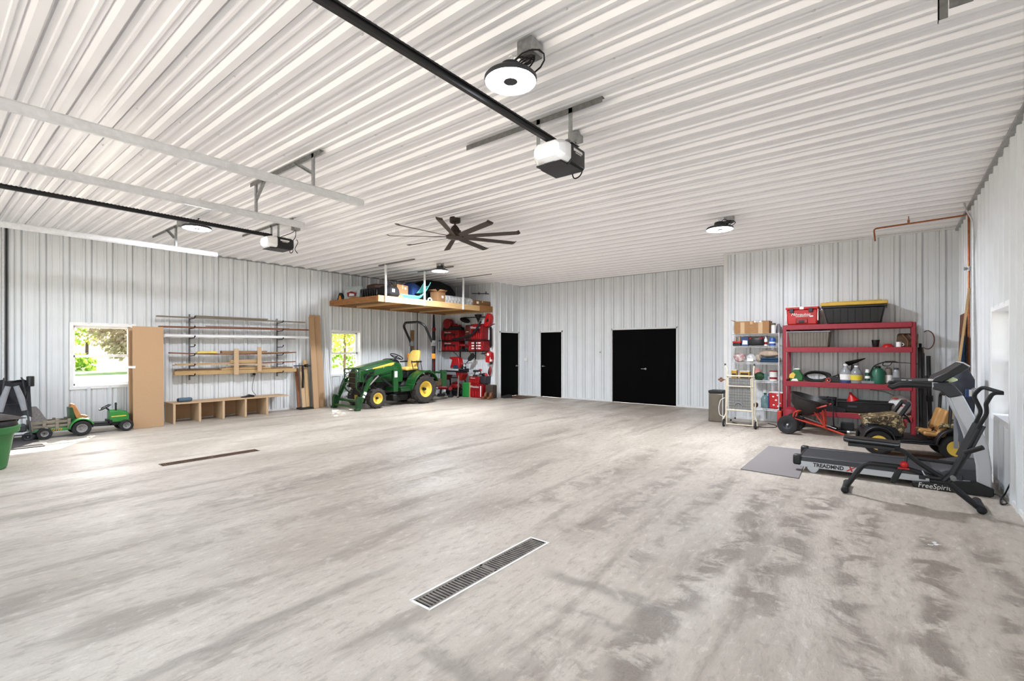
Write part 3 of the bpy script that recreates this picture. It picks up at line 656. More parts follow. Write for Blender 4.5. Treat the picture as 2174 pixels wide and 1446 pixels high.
g = M()
for x in [XL+.6+i*1.22 for i in range(11)]:
    for k in range(-6, 30):
        for f in (.11, .22):
            y = 3.135+.328*(k+f*1.5-.05)+.0
            if YF < y < YB-.1: g.loft([[Vector((x+r*math.cos(q*PI/3), y+r*math.sin(q*PI/3), z)) for q in range(6)] for r, z in ((.012, H-.001), (.010, H-.009), (.005, H-.011))])
g.build('screws', m_label, bpy.data.objects['ceiling'])
g = M()
for z in (.95, 2.15, 2.75):
    for k in range(-40, 6):
        x = -2.715+.3133*k+.075
        for (xa, xb, y) in ((XSH+.05, XR-.05, YS), (XN+.1, XSH-.1, YB)):
            if xa < x < xb and not (y == YB and z < 2.2 and (D2[0]-.1 < x < D2[1]+.1 or D3[0]-.1 < x < D3[1]+.1)): g.loft([[Vector((x+r*math.cos(q*PI/3), yy, z+r*math.sin(q*PI/3))) for q in range(6)] for r, yy in ((.010, y-.001), (.009, y-.008), (.004, y-.010))])
g.build('screws', m_label, bpy.data.objects['wall_back'])
# ------------------------------------------------------------------ window wall: lumber rack, boards, bench, toys
rk = thing('lumber_rack', 'wall-mounted steel lumber rack with two uprights and short arms', 'rack', (XL+.02, 4.71, 1.6))
levels = [2.19, 1.985, 1.775, 1.59, 1.395, 1.175, .965]
for y in (3.768, 5.657):
    g = M(); g.bx(.0, .03, y-4.71-.012, y-4.71+.012, -.75, .68); g.build('upright', m_galvd, rk)
    for z in levels:
        g = M(); g.tube(bend([(.02, y-4.71, z-1.6-.02), (.30, y-4.71, z-1.6-.012), (.335, y-4.71, z-1.6+.02)], .02), .010, 8); a_ = g.build('arm', m_black, rk)
        g = M(); g.ell((.335, y-4.71, z-1.6+.02), (.015, .015, .02), 8); g.build('end_cap', m_blk2, a_)
RB = 'boards on the wall rack'
def board(label, x, y0, y1, z, w, h, m, tilt=0., name='board', group=RB, warp=0., yaw=0.):
    """long board lying on the rack: x depth centre, z underside"""
    g = M(); L = y1-y0; N = 8
    g.loft([[Vector((a*w/2, -L/2+L*i/N, b+warp*(2*i/N-1)**2)) for a, b in ((-1, 0), (1, 0), (1, h), (-1, h))] for i in range(N+1)])
    o = g.build(name, m, None, loc=(x, (y0+y1)/2, z), bev=.002); o.rotation_euler.x = tilt; o.rotation_euler.z = yaw
    return tag(o, label, name.replace('_', ' '), group)
board('longest grey weathered board on the topmost rack arms', -11.75, 3.13, 6.27, 2.19, .10, .028, m_greyw, .004)
board('shorter grey board lying on the topmost long board', -11.73, 3.82, 5.33, 2.222, .09, .03, m_greyw, .002)
board('long reddish brown board on the second rack arms', -11.75, 3.17, 6.36, 1.985, .12, .032, m_oak, .010)
board('thin dark strip lying on the reddish brown long board', -11.73, 4.02, 5.85, 2.022, .06, .014, m_oak, .004)
g = M(); g.cyl((0, -1.55, 0), (0, 1.55, 0), .033, n=16); o = g.build('white_pipe', m_whitep, None, loc=(-11.71, 4.80, 1.811)); o.rotation_euler.x = .008; tag(o, 'long thick white plastic pipe lying on the third rack arms', 'pipe')
board('thin brown lath behind the long white pipe', -11.80, 3.27, 6.05, 1.775, .03, .06, m_oak, .0)
board('long bowed brown board under the yellow foam block', -11.75, 3.35, 6.02, 1.395, .14, .026, m_oak, .0, warp=.035)
board('dark rough board end piled behind the two upright pale boards', -11.73, 4.32, 5.30, 1.425, .12, .06, m_cedar, -.004)
board('light brown board sloping at the window end of the bowed board', -11.70, 5.15, 5.83, 1.428, .10, .028, m_cedar, .025)
o = M().prism([(-.20, 0), (.20, 0), (.20, .05), (-.14, .055), (-.19, .03)], -.06, .06, 'X').build('foam_block', mat('yellow_foam', 'd9c06a', .7, 0, .08), None, loc=(-11.70, 4.02, 1.428), bev=.008); tag(o, 'pale yellow foam block on the bowed brown board', 'foam block')
board('long thin tan board lowest but one on the rack', -11.76, 3.42, 5.2, 1.175, .14, .022, m_mdf2, .002)
board('splintered tan lath on the lowest but one rack arms', -11.72, 3.45, 4.55, 1.20, .07, .02, m_pine_y, .012)
board('short pale pine block behind the two upright boards', -11.72, 4.50, 5.08, 1.205, .10, .075, m_pine_y)
board('dark broken board pointing at the tall strips by the window', -11.74, 5.1, 6.02, 1.19, .08, .025, m_oak, .02)
board('pale offcut lying flat on the dark broken board', -11.66, 4.42, 5.42, 1.155, .05, .02, m_mdf2, .0)
board('long knotty pine timber on the bottom rack arms', -11.76, 3.43, 6.03, .965, .14, .085, m_pine_y, -.004)
board('second pine timber lying behind on the bottom rack arms', -11.87, 3.50, 6.00, .965, .07, .12, m_cedar, -.004)
board('mid-length pine board on top of the bottom timber', -11.75, 4.32, 5.40, 1.058, .11, .038, m_pine_y, .004)
board('shorter pale pine board on the mid-length board', -11.76, 4.42, 5.28, 1.098, .08, .026, m_mdf2, .004)
for i, (y, z0, z1, w) in enumerate(((4.607, .94, 1.53, .10), (5.115, .99, 1.575, .09))):
    o = M().box((0, 0, 0), (.022, w, z1-z0)).build('upright_board', m_mdf2, None, loc=(-11.648, y, (z0+z1)/2), bev=.002)
    tag(o, ('lower of the two short boards standing upright across the bottom timbers', 'short upright board across the timbers, the one above the outlet')[i], 'board', 'short upright boards on the rack')
# sheets leaning on the wall beside the first window
def sheetb(name, label, p0, y0, y1, x0, x1, h, th, m, group='leaning particle board sheets', zx=0.):
    """board standing on edge: foot at x0, head at x1"""
    g = M(); a = math.atan2(x0-x1, h)
    g.box((0, 0, h/2), (th, y1-y0, h))
    o = g.build(name, m, None, loc=(x0, (y0+y1)/2, 0.003 + abs(th*math.sin(a))/2), bev=.002); o.rotation_euler.y = -a
    return tag(o, label, 'board', group)
sheetb('particle_board', 'widest brown particle board sheet leaning at the first window edge', 0, 2.625, 3.115, -11.25, -11.29, 1.955, .02, m_mdf)
sheetb('particle_board', 'brown board edge-on, hidden behind the widest leaning sheet', 0, 2.60, 3.05, -11.41, -11.47, 1.93, .02, m_mdf)
sheetb('particle_board', 'darker board nearest the window wall behind the leaning sheets', 0, 2.70, 3.16, -11.60, -11.66, 1.92, .02, m_cedar)
g = M(); g.loft([[Vector((x, y, z)) for z in (1.155, 1.20)]+[Vector((x+.004, y+.003, z)) for z in (1.20, 1.155)] for x, y in ((-11.68, 2.68), (-11.46, 2.592), (-11.30, 2.602), (-11.256, 2.62), (-11.256, 2.66))], True)
tag(g.build('white_tape', m_label), 'white tape band tying the leaning particle boards together', 'tape')
# tall strips beside the second window
sheetb('particle_board_strip', 'tall wide particle board strip leaning beside the window by the tractor', 0, 6.46, 6.75, -11.66, -11.85, 2.42, .018, m_mdf, 'tall strips by the window')
sheetb('particle_board_strip', 'narrow tall strip leaning in front of the widest tall strip', 0, 6.42, 6.56, -11.56, -11.82, 2.37, .018, m_mdf, 'tall strips by the window')
sheetb('particle_board_strip', 'tall board strip standing behind its fellows at the window edge', 0, 6.60, 6.84, -11.74, -11.90, 1.50, .018, m_mdf2, 'tall strips by the window')
for i, (y, h, x) in enumerate(((6.90, 2.40, -11.70), (6.955, 1.85, -11.62))):
    o = M().box((0, 0, h/2), (.012, .022, h)).build('white_strip', m_whitep, None, loc=(x, y, .004), bev=.001); o.rotation_euler.y = -math.atan2(abs(-11.91-x), h)
    tag(o, ('taller of two thin white strips leaning beside the tall boards', 'shorter of two thin white strips leaning beside the tall boards')[i], 'strip', 'thin white strips')
for i, (y, w, h, x, m) in enumerate(((6.12, .07, 1.02, -11.74, m_oak), (6.22, .09, 1.06, -11.68, m_mdf2), (6.33, .10, 1.20, -11.70, m_pine), )):
    o = M().box((0, 0, h/2), (.035, w, h)).build('short_board', m, None, loc=(x, y, .045), bev=.002); o.rotation_euler.y = -math.atan2(-11.90-x, -h)*0 - math.atan2(.14, h)
    tag(o, ('dark-edged short board of the three clamped beside the tall strips', 'middle pale board of the three short boards by the tall strips', 'tallest of the three short boards leaning by the tall strips')[i], 'board', 'short boards by the tall strips')
t = thing('bar_clamp', 'black bar clamp across the heads of the three short boards', 'clamp', (-11.72, 6.2, 1.09))
g = M(); g.bx(-.01, .01, -.22, .12, .0, .025); g.build('bar', m_blkm, t); g = M(); g.bx(-.02, .08, .06, .11, -.03, .05).cyl((.02, .12, .01), (.02, .2, .01), .016); g.build('jaw', m_black, t); g = M(); g.bx(.0, .06, -.02, .01, -.55, .0); g.build('handle', m_black, t, bev=.004)
o = M().prism([(-.12, 0), (.13, 0), (.13, .025), (-.12, .04)], -.17, .17, 'Y').build('clamp_stand', m_blkm, None, loc=(-11.68, 6.25, .002), bev=.004); tag(o, 'flat black steel base under the three short clamped boards', 'stand')
o = M().prism([(-.06, 0), (.06, 0), (.065, .24), (.03, .30), (-.03, .30), (-.065, .24)], -.05, .05, 'X').build('yellow_jug', mat('ochre_plastic', 'c99a3f', .5, 0, .1), None, loc=(-11.62, 7.07, .001), bev=.012); tag(o, 'ochre jug on the floor between the tall strips and the green loader', 'jug')
# wooden cubby bench
bt = thing('cubby_bench', 'long low particle board bench with open cubbies under it', 'bench', (-11.64, 4.5, 0))
ox_, oy_ = -11.64, 4.5
g = M(); g.bx(-.28, .27, 3.30-oy_, 5.68-oy_, .395, .417); g.build('top', m_mdf2, bt, bev=.002)
for y in (3.33, 3.79, 4.245, 4.70, 5.172):
    g = M(); g.bx(-.27, .26, y-oy_-.012, y-oy_+.012, 0, .394); g.bx(.235, .262, y-oy_-.022, y-oy_+.022, 0, .394); g.build('divider', m_mdf2, bt, bev=.0015)
g = M(); g.bx(-.28, -.26, 3.33-oy_, 5.42-oy_, .03, .394); g.build('back_panel', m_mdf, bt)
t = thing('portable_speaker', 'rounded blue-grey portable speaker lying on the bench', 'speaker', (-11.58, 3.57, .418), .1)
g = M(); g.lathe([(.001, -.125), (.03, -.125), (.042, -.115), (.045, -.1), (.045, .1), (.042, .115), (.03, .125), (.001, .125)], (0, 0, .045), 24, (PI/2, 0, 0)); g.build('body', mat('speaker_cloth', '50687a', .85, 0, .2, 60, .2), t)
for s_ in (-1, 1): g = M(); g.cyl((0, s_*.12, .045), (0, s_*.131, .045), .036, n=20); g.build('end_cap', m_black, t)
t = thing('wall_outlet', 'grey outlet with charger plugged in above the bench', 'outlet', (XL+.02, 5.077, .92))
g = M(); g.bx(0, .03, -.04, .04, -.06, .06); g.build('box', m_galv, t, bev=.004)
g = M(); g.bx(.028, .075, .0, .045, -.02, .03); g.build('plug', m_black, t, bev=.005)
t = thing('battery_charger', 'small black battery charger on the bench, wired to the outlet', 'charger', (-11.58, 4.82, .418))
g = M(); g.prism([(-.05, 0), (.13, 0), (.13, .04), (.03, .065), (-.02, .035), (-.13, .02), (-.13, 0)], -.05, .05, 'X'); g.build('body', m_black, t, bev=.006)
g = M(); g.tube(bend([(0, .10, .02), (-.05, .22, .02), (-.25, .20, .12), (-.27, .23, .3), (-.28, .28, .50)], .1, 6), .006, 6); g.build('cord', m_black, t)
# ---- toy pedal tractor with trailer
m_tg = mat('toy_green_plastic', '2f7d34', .35, 0, .1, 8); m_tw = mat('toy_hub_grey', '8d8a85', .5, 0, .1)
t = thing('toy_tractor', 'green ride-on toy tractor with orange-brown seat under the window', 'toy tractor', (-11.33, 2.2, 0))
# forward is +Y
for sx in (-1, 1):
    wheel(t, (sx*.20, -.33, .135), .135, .11, .075, m_tyreb, m_tw, m_grey, 'X', 0, sx)
    wheel(t, (sx*.19, .30, .105), .105, .09, .058, m_tyreb, m_tw, m_grey, 'X', 0, sx)
g = M(); g.prism([(-.38, .14), (.34, .10), (.34, .17), (.0, .19), (-.15, .2), (-.38, .24)], -.09, .09, 'X'); g.build('chassis', m_black, t, bev=.01)
g = M()
g.loft([[Vector((s_*w, y, z)) for s_, z in ((-1, z0), (-1, z1-.03), (-.6, z1), (.6, z1), (1, z1-.03), (1, z0))] for y, w, z0, z1 in ((.08, .10, .18, .40), (.2, .10, .17, .40), (.33, .09, .17, .355), (.37, .07, .18, .31))])
g.build('hood', m_tg, t, bev=.006)
g = M(); g.bx(-.07, .07, .365, .385, .19, .30); g.build('grille', m_black, t)
for sx in (-1, 1):
    g = M(); g.loft([[Vector((sx*x, -.33+r*math.cos(math.radians(a)), .135+r*math.sin(math.radians(a)))) for x, r in ((.13, .15), (.27, .15), (.27, .17), (.13, .175))] for a in range(20, 171, 15)]); g.build('fender', m_tg, t, bev=.004)
    g = M(); g.loft([[Vector((sx*x, -.33+r*math.cos(math.radians(a)), .135+r*math.sin(math.radians(a)))) for x, r in ((.12, .145), (.14, .145), (.14, .172), (.12, .172))] for a in range(-5, 186, 15)]); g.build('fender_liner', m_black, t)
g = M(); g.bx(-.15, .15, -.42, -.2, .22, .29); g.build('rear_deck', m_tg, t, bev=.02)
g = M(); g.prism([(-.38, .29), (-.24, .29), (-.22, .33), (-.32, .36), (-.40, .55), (-.44, .56), (-.46, .5)], -.10, .10, 'X'); g.build('seat', mat('toy_seat', 'a9703f', .6, 0, .15), t, bev=.015)
g = M(); g.prism([(-.47, .26), (-.39, .28), (-.43, .5), (-.48, .5)], -.11, .11, 'X'); g.build('seat_shell', m_dgreen, t, bev=.01)
g = M(); g.tube([(0, .12, .36), (0, .03, .45)], .014, 8); g.tube([Vector((.085*math.cos(a), .03+.078*math.sin(a), .45+.045*math.sin(a))) for a in [i*PI/9 for i in range(18)]], .011, 8, True); g.box((0, .03, .45), (.16, .02, .012), (.52, 0, 0)); g.build('steering_wheel', m_black, t)
g = M(); g.cyl((.07, .17, .38), (.07, .17, .52), .016).cyl((.07, .17, .49), (.07, .17, .53), .02, .014); g.build('stack', m_black, t)
g = M(); g.bx(-.17, .17, -.18, .1, .14, .16).bx(-.17, .17, .06, .10, .14, .22); g.build('footrest', m_blkm, t)
g = M(); g.bx(.093, .101, .1, .32, .27, .285); g.build('stripe', m_yel, t)
t = thing('toy_trailer', 'small green toy trailer with grey slatted sides behind the toy tractor', 'toy trailer', (-11.30, 1.46, 0))
for sx in (-1, 1): wheel(t, (sx*.18, -.06, .10), .10, .07, .05, m_tyreb, m_tw, m_black, 'X', 0, sx)
g = M(); g.bx(-.15, .15, -.24, .28, .12, .17); g.build('bed', m_tg, t, bev=.01)
g = M(); g.cyl((0, .27, .14), (0, .44, .16), .016); g.build('drawbar', m_black, t)
for sx in (-1, 1):
    g = M(); g.bx(sx*.14, sx*.155, -.24, .27, .26, .30).bx(sx*.14, sx*.155, -.24, .27, .195, .23)
    for y in (-.22, -.06, .10, .25): g.bx(sx*.15, sx*.165, y-.02, y+.02, .15, .32)
    g.build('side_rail', m_greyw, t)
for sy in (-.235, .265): g = M(); g.bx(-.14, .14, sy-.007, sy+.007, .19, .30); g.build('end_rail', m_greyw, t)
g = M()
for i in range(5): g.prism([(.02+i*.03, .128), (.032+i*.03, .128), (.045+i*.03, .162), (.033+i*.03, .162)], .151, .1535, 'X')
g.build('decal', m_orange, t)
# ---- folded stroller, rubber mat and green tub at the picture's edge
t = thing('stroller', 'folded black and grey stroller with foam handles by the window wall', 'stroller', (-11.2, 1.05, 0))
for (x, y) in ((.12, .15), (.02, .24), (.14, -.22), (-.2, -.05)):
    wheel(t, (x, y, .075), .075, .035, .045, m_tyreb, m_dgrey, m_grey, 'X', 0, 1, n=24)
g = M()
for sy in (-1, 1):
    g.tube(bend([(.13, .17*sy+.02, .10), (.10, .16*sy, .35), (.02, .13*sy, .7), (-.02, .11*sy, 1.0), (-.12, .10*sy, 1.04)], .08), .013, 8)
    g.tube([(-.2, -.05, .1), (-.05, .12*sy, .5), (.06, .15*sy, .78)], .012, 8)
g.tube([(.13, -.15, .12), (.13, .19, .12)], .010, 8); g.tube([(0.02, -.13, .62), (.02, .13, .62)], .012, 8)
g.build('frame', m_dgrey, t)
for sy, k in ((-1, 0), (1, 1)):
    g = M(); g.tube([(.12, .045*sy-.03, .92), (.14, .10*sy-.03, .72), (.15, .135*sy-.03, .52)], [.035, .042, .034], 10); g.build('foam_handle', m_grey, t)
g = M(); g.loft([[Vector((.02+.09*math.sin(z*5), -.20+.40*j/5, z+.03*math.sin(j*2.2))) for j in range(6)]+[Vector((-.10+.05*math.sin(z*4), .20-.40*j/5, z)) for j in range(6)] for z in (.42, .55, .7, .85, .97, 1.0)]); g.build('seat_fabric', mat('black_canvas', '27272b', .9, 0, .35, 14, .2), t)
g = M(); g.loft([[Vector((.03+.06*math.cos(a), .19+.05*math.sin(a), z)) for a in [i*PI/4 for i in range(8)]] for z in (.90, 1.0, 1.07)]); g.build('canopy_end', m_black, t, bev=.01)
g = M(); g.loft([[Vector((.05+.0*i, y0, z)) for y0 in (.20, .24)]+[Vector((.0, y1, z)) for y1 in (.24+w, .20)] for i, (z, w) in enumerate(((.14, .22), (.3, .16), (.5, .06), (.56, .02)))]); g.build('mesh_bag', mat('grey_mesh', '6e6a68', .9, 0, .25, 40), t)
g = M(); g.loft([[Vector((x, y, z)) for x, y in ((-.12, -.16), (.1, -.16), (.1, .14), (-.12, .14))] for z in (.16, .28)]); g.build('basket', m_dgrey, t, bev=.02)
g = M(); g.quad((-.40, -.75, 0), (.40, -.75, 0), (.40, .12, 0), (-.40, .12, 0), ); g = M().bx(-.66, .66, -.72, .0, 0, .012)
o = g.build('rubber_mat', m_rubmat, None, loc=(-11.00, 1.31, .002), rz=-.0, bev=.003); tag(o, 'dark rubber mat on the floor beneath the folded stroller', 'floor mat')
t = thing('green_tub', 'round green plastic tub with dark lid at the edge of the scene', 'tub', (-8.90, .50, 0))
g = M(); g.lathe([(.001, .0), (.255, .0), (.275, .015), (.34, .44), (.345, .45), (.385, .455), (.392, .475), (.392, .50), (.40, .515), (.40, .535), (.37, .54), (.355, .52), (.25, .03), (.001, .025)], n=40); g.build('body', m_greenb, t)
for i in range(14): pass
g = M()
for k in range(16): a = k*PI/8; g.box((.305*math.cos(a), .305*math.sin(a), .22), (.03, .012, .4), (0, -.16 if False else 0, a))
g = M(); g.lathe([(.36, .50), (.375, .55), (.36, .60), (.001, .62)], n=32); g.build('liner', m_black, t)
g = M(); g.prism([(-.36, .02), (.36, .0), (.36, .012), (.05, .10), (-.34, .13), (-.36, .10)], -.28, .28, 'X'); o = g.build('folded_lid', mat('grey_brown_lid', '57524e', .6, 0, .3, 8), t, bev=.01); o.location.z = .605; o.rotation_euler.z = .7
# ------------------------------------------------------------------ hanging wooden loft and what lies on it
LX = -9.80; LZ0, LZ1 = 2.70, 2.79
lt = thing('storage_loft', 'wooden storage loft hung from the ceiling above the green tractor', 'loft', (XL, 7.11, LZ0))
def lb(name, x0, x1, y0, y1, z0, z1, m):
    g = M(); g.bx(x0-XL, x1-XL, y0-7.11, y1-7.11, z0-LZ0, z1-LZ0); return g.build(name, m, lt, bev=.002)
N = 12
for i in range(N):
    y = 7.11+.04+(YT-7.17)*i/(N-1); lb('joist', XL+.05, LX-.04, y-.019, y+.019, LZ0+.0, LZ1-.012, (m_deckw, m_loftl, m_cedar)[i*5 % 3])
for i in range(12):
    x0 = XL+.03+(LX-XL-.06)*i/12; lb('deck_board', x0+.004, x0+(LX-XL-.06)/12-.004, 7.115, YT-.03, LZ1-.012, LZ1+.006, m_cedar)
lb('rim_board', LX-.04, LX, 7.11, YT-.62, LZ0-.005, LZ1+.06, m_loftl); lb('rim_board', XL+.02, LX-.04, 7.08, 7.115, LZ0-.005, LZ1+.05, m_deckw); lb('rim_board', LX-.04, LX, YT-.62, YT-.02, LZ0-.005, LZ1+.08, m_deckw)
lb('ledger', XL+.005, XL+.05, 7.11, YT-.03, LZ0, LZ1, m_deckw)
for y, px in ((7.31, (806, 872)), (8.57, (894, 960)), (10.05, (977, 1042))):
    g = M(); g.bx(LX-XL-.0, LX-XL+.035, y-7.11-.02, y-7.11+.02, -.01, H-.03-LZ0); g.build('hanger_post', m_whitep, lt)
    g = M(); a, b = at(px[0], 0, Z=1) if False else None, None
    g.bx(-10.05-XL, -8.70-XL, y-7.11-.02, y-7.11+.02, H-.05-LZ0, H-.028-LZ0); g.build('ceiling_angle', m_galvd, lt)
TZ = LZ1+.006
def on(name, label, cat, x, y, rz=0, group=None): return thing(name, label, cat, (x, y, TZ), rz, group)
def carton(label, x, y, d, h, m, rz=0, flaps=0, lab=None, z=TZ, group='cardboard boxes', name='cardboard_box'):
    t = thing(name, label, 'box', (x, y, z), rz, group)
    g = M(); w = .006
    if flaps:
        g.bx(-d[0]/2, d[0]/2, -d[1]/2, d[1]/2, 0, w).bx(-d[0]/2, -d[0]/2+w, -d[1]/2, d[1]/2, 0, h).bx(d[0]/2-w, d[0]/2, -d[1]/2, d[1]/2, 0, h).bx(-d[0]/2, d[0]/2, -d[1]/2, -d[1]/2+w, 0, h).bx(-d[0]/2, d[0]/2, d[1]/2-w, d[1]/2, 0, h)
    else: g.bx(-d[0]/2, d[0]/2, -d[1]/2, d[1]/2, 0, h)
    g.build('carton', m, t, bev=.004)
    if flaps:
        for sx, sy in ((1, 0), (-1, 0), (0, 1), (0, -1)):
            f = M(); L = min(d)/2*.8
            if sx: f.quad((sx*d[0]/2, -d[1]/2, h), (sx*d[0]/2, d[1]/2, h), (sx*(d[0]/2+L*.8), d[1]/2*.98, h+L*flaps), (sx*(d[0]/2+L*.8), -d[1]/2*.98, h+L*flaps))
            else: f.quad((-d[0]/2, sy*d[1]/2, h), (d[0]/2, sy*d[1]/2, h), (d[0]/2*.98, sy*(d[1]/2+L*.8), h+L*flaps), (-d[0]/2*.98, sy*(d[1]/2+L*.8), h+L*flaps))
            f.build('flap', m, t, solid=.006)
    else:
        f = M(); f.bx(-d[0]/2-.001, d[0]/2+.001, -.025, .025, h*.75, h+.0015).bx(-.025, .025, -d[1]/2-.001, d[1]/2+.001, h*.75, h+.001) ; f.build('tape', m_tape, t)
    if lab:
        f = M(); ax, u, v, w_, hh = lab
        if ax == 'x': f.bx(d[0]/2, d[0]/2+.002, u-w_/2, u+w_/2, v-hh/2, v+hh/2)
        else: f.bx(u-w_/2, u+w_/2, -d[1]/2-.002, -d[1]/2, v-hh/2, v+hh/2)
        f.build('label', m_label, t)
    return t
# along the near edge, from the end by the window
t = on('work_light', 'black and amber triangular flasher at the loft end by the window wall', 'light', -11.70, 7.28, .5)
g = M(); g.prism([(-.09, 0), (.09, 0), (.10, .08), (.02, .26), (-.04, .26), (-.10, .08)], -.04, .06, 'Y'); g.build('body', m_black, t, bev=.012)
g = M(); g.prism([(-.055, .04), (.055, .04), (.01, .18), (-.02, .18)], -.055, -.04, 'Y'); g.build('amber_panel', m_orange, t)
m_bagb = mat('printed_film_bag', '93a7ad', .45, 0, .25, 7, .15, col2='c7cfcc')
t = on('printed_bag', 'pale blue printed bag with red and white panel on the loft', 'bag', -11.28, 7.42, .15)
g = M(); g.loft([[Vector((x*k, y*k2, z)) for x, y in ((-.30, -.10), (.30, -.10), (.30, .12), (-.30, .12))] for z, k, k2 in ((0, .95, .9), (.1, 1, 1.1), (.28, .98, .9), (.38, .92, .35), (.42, .9, .12))]); g.build('bag', m_bagb, t, bev=.02)
g = M(); g.prism([(-.12, .13), (.16, .13), (.19, .22), (.0, .27), (-.15, .24)], -.128, -.105, 'Y'); g.build('red_panel', m_red, t); g = M(); g.prism([(-.07, .145), (.13, .145), (.12, .20), (-.05, .22)], -.132, -.125, 'Y'); g.build('white_panel', m_label, t)
t = on('mustard_cushion', 'flat mustard cushion lying on the loft edge in front of the printed bag', 'cushion', -10.98, 7.26, .2)
g = M(); g.ell((0, 0, .05), (.24, .12, .05), 16); g.build('cover', mat('mustard_cloth', '957327', .9, 0, .15, 20), t)
t = on('folded_tarp', 'teal-blue folded sheet under the mustard cushion on the loft', 'tarp', -10.92, 7.22, .1); t.location.y = 7.20
g = M(); g.ell((0, .0, .03), (.30, .07, .03), 14, lump=.15); g.build('sheet', mat('tarp_blue', '35596a', .6, 0, .3, 9), t)
t = on('black_tote', 'large black ribbed plastic tote lying on its side on the loft', 'tote', -10.55, 7.62, .1)
g = M(); g.taper((0, 0, 0), (.62, .55), (.70, .62), .30); g.build('body', m_blkg, t, bev=.05)
g = M()
for i in range(7): g.tube(arc((0, -.30, .16), .13, 20, 160, 8, 'Y'), .006, 6) if i == 0 else g.bx(-.30+i*.09, -.27+i*.09, -.315, -.29, .04, .26)
g.build('ribs', m_black, t)
t = on('brown_suitcase', 'dark brown leather case lying on top behind the black tote', 'case', -10.62, 7.95, -.1); t.location.z = TZ+.305
g = M(); g.prism([(-.32, -.25), (-.30, -.42), (.12, -.42), (.30, -.02), (.30, .30), (-.32, .30)], 0, .14, 'Z'); g.build('shell', mat('dark_brown_leather', '40251a', .45, 0, .3, 9), t, bev=.04)
carton('brown cardboard box on the loft behind the black tool bag', -10.12, 7.95, (.34, .40), .40, m_card, .12, lab=('x', .1, .32, .06, .05), group='cardboard boxes on the loft')
t = on('tool_bag', 'black soft tool bag with white tag at the loft edge', 'bag', -9.97, 7.55, .2)
g = M(); g.loft([[Vector((x*k, y*k, z)) for x, y in ((-.15, -.22), (.10, -.25), (.19, -.15), (.19, .17), (.08, .24), (-.17, .22))] for z, k in ((.06, .9), (.12, 1.05), (.24, 1.0), (.30, .85), (.33, .6))]); g.build('bag', m_blk2, t, bev=.02)
g = M(); g.bx(.205, .21, -.12, -.02, .16, .24); g.build('tag', m_label, t); g = M(); g.tube(arc((.05, 0, .30), .12, 0, 180, 10, 'X'), .012, 8); g.build('handle', m_black, t)
g = M(); g.prism([(.0, 0), (.30, .02), (.26, .10), (.05, .12)], -.04, .05, 'Y'); o = g.build('work_glove', mat('tan_glove', 'a5825a', .9, 0, .2, 14), None, loc=(-9.98, 7.80, 2.82), rz=1.2); tag(o, 'tan work glove hanging at the loft edge beside the black bag', 'glove'); o.location = (-9.93, 7.62, TZ)
g = M(); g.loft([[Vector((x*k, y*k, z)) for x, y in ((-.40, -.34), (.0, -.36), (.42, -.25), (.40, .25), (0, .34), (-.42, .3))] for z, k in ((0, 1), (.15, 1.04), (.35, .85), (.50, .55), (.58, .25))])
o = g.build('blue_tarp', mat('blue_tarp_cloth', '29457f', .6, 0, .35, 5, .3), None, loc=(-10.55, 8.72, TZ), bev=.03); tag(o, 'heaped royal blue tarp on the loft behind the teal sled', 'tarp')
t = on('plastic_sled', 'turquoise plastic sled with upturned end on the loft edge', 'sled', -9.97, 8.32, PI/2)
def sl(u, v):
    x = -.52+1.02*u; w = .17*(1-.3*abs(u-.5)); k = (2*v-1)
    z = .03+.42*max(0, (u-.55)/.45)**1.8+.10*abs(k)**3+.02*max(0, (.3-u))
    return (x, k*w, z)
g = M(); g.sheet(sl, 20, 10); g.build('shell', m_teal, t, solid=.008)
g = M(); g.tube([sl(i/20, 0) for i in range(21)]+[sl(1, j/8) for j in range(1, 8)]+[sl(1-i/20, 1) for i in range(21)], .012, 6); g.build('rim', mat('teal_rim', '7fd9d4', .4, 0, .05), t)
t = on('covered_bundle', 'big black fabric-covered bundle on the loft under the ceiling', 'bundle', -10.90, 9.85, 0)
g = M(); g.ell((0, 0, .38), (.55, .85, .42), 18, lump=.07); g.build('cover', mat('black_cloth', '08080a', .95, 0, .3, 8, .2), t)
t = on('black_crate', 'small black crate between two white hanger posts on the loft', 'crate', -9.98, 8.62)
g = M(); g.taper((0, 0, 0), (.20, .22), (.24, .26), .24); g.build('body', m_black, t, bev=.01); g = M(); g.bx(.119, .124, -.05, .06, .15, .2); g.build('handle', m_dgrey, t)
g = M(); g.tube(arc((0, 0, .07), .06, -60, 200, 12, 'X'), .022, 8); o = g.build('white_elbow', m_whitep, None, loc=(-9.90, 8.86, TZ)); tag(o, 'white plastic pipe elbow on the loft beside the open carton', 'pipe fitting')
carton('open-flapped cardboard box with torn label at the loft edge', -9.99, 9.24, (.26, .34), .33, m_card, .15, .55, ('x', .05, .2, .09, .07), group='cardboard boxes on the loft')
t = on('wrapped_mattress', 'long pillow-like bundle in clear film wrap on the loft', 'bundle', -10.12, 9.98, 0)
g = M(); g.sheet(lambda u, v: (.22*math.copysign(abs(math.cos(2*PI*v))**.5, math.cos(2*PI*v))+.012*math.sin(u*60+v*9), -.62+1.24*u, .14+.14*math.copysign(abs(math.sin(2*PI*v))**.5, math.sin(2*PI*v))+.010*math.sin(u*47+v*31)), 40, 24); g.build('wrap', m_film, t)
carton('dark brown cardboard box nearest the corner on the loft', -10.02, 10.95, (.36, .72), .22, m_cardd, .0, lab=('x', -.22, .15, .10, .07), group='cardboard boxes on the loft')
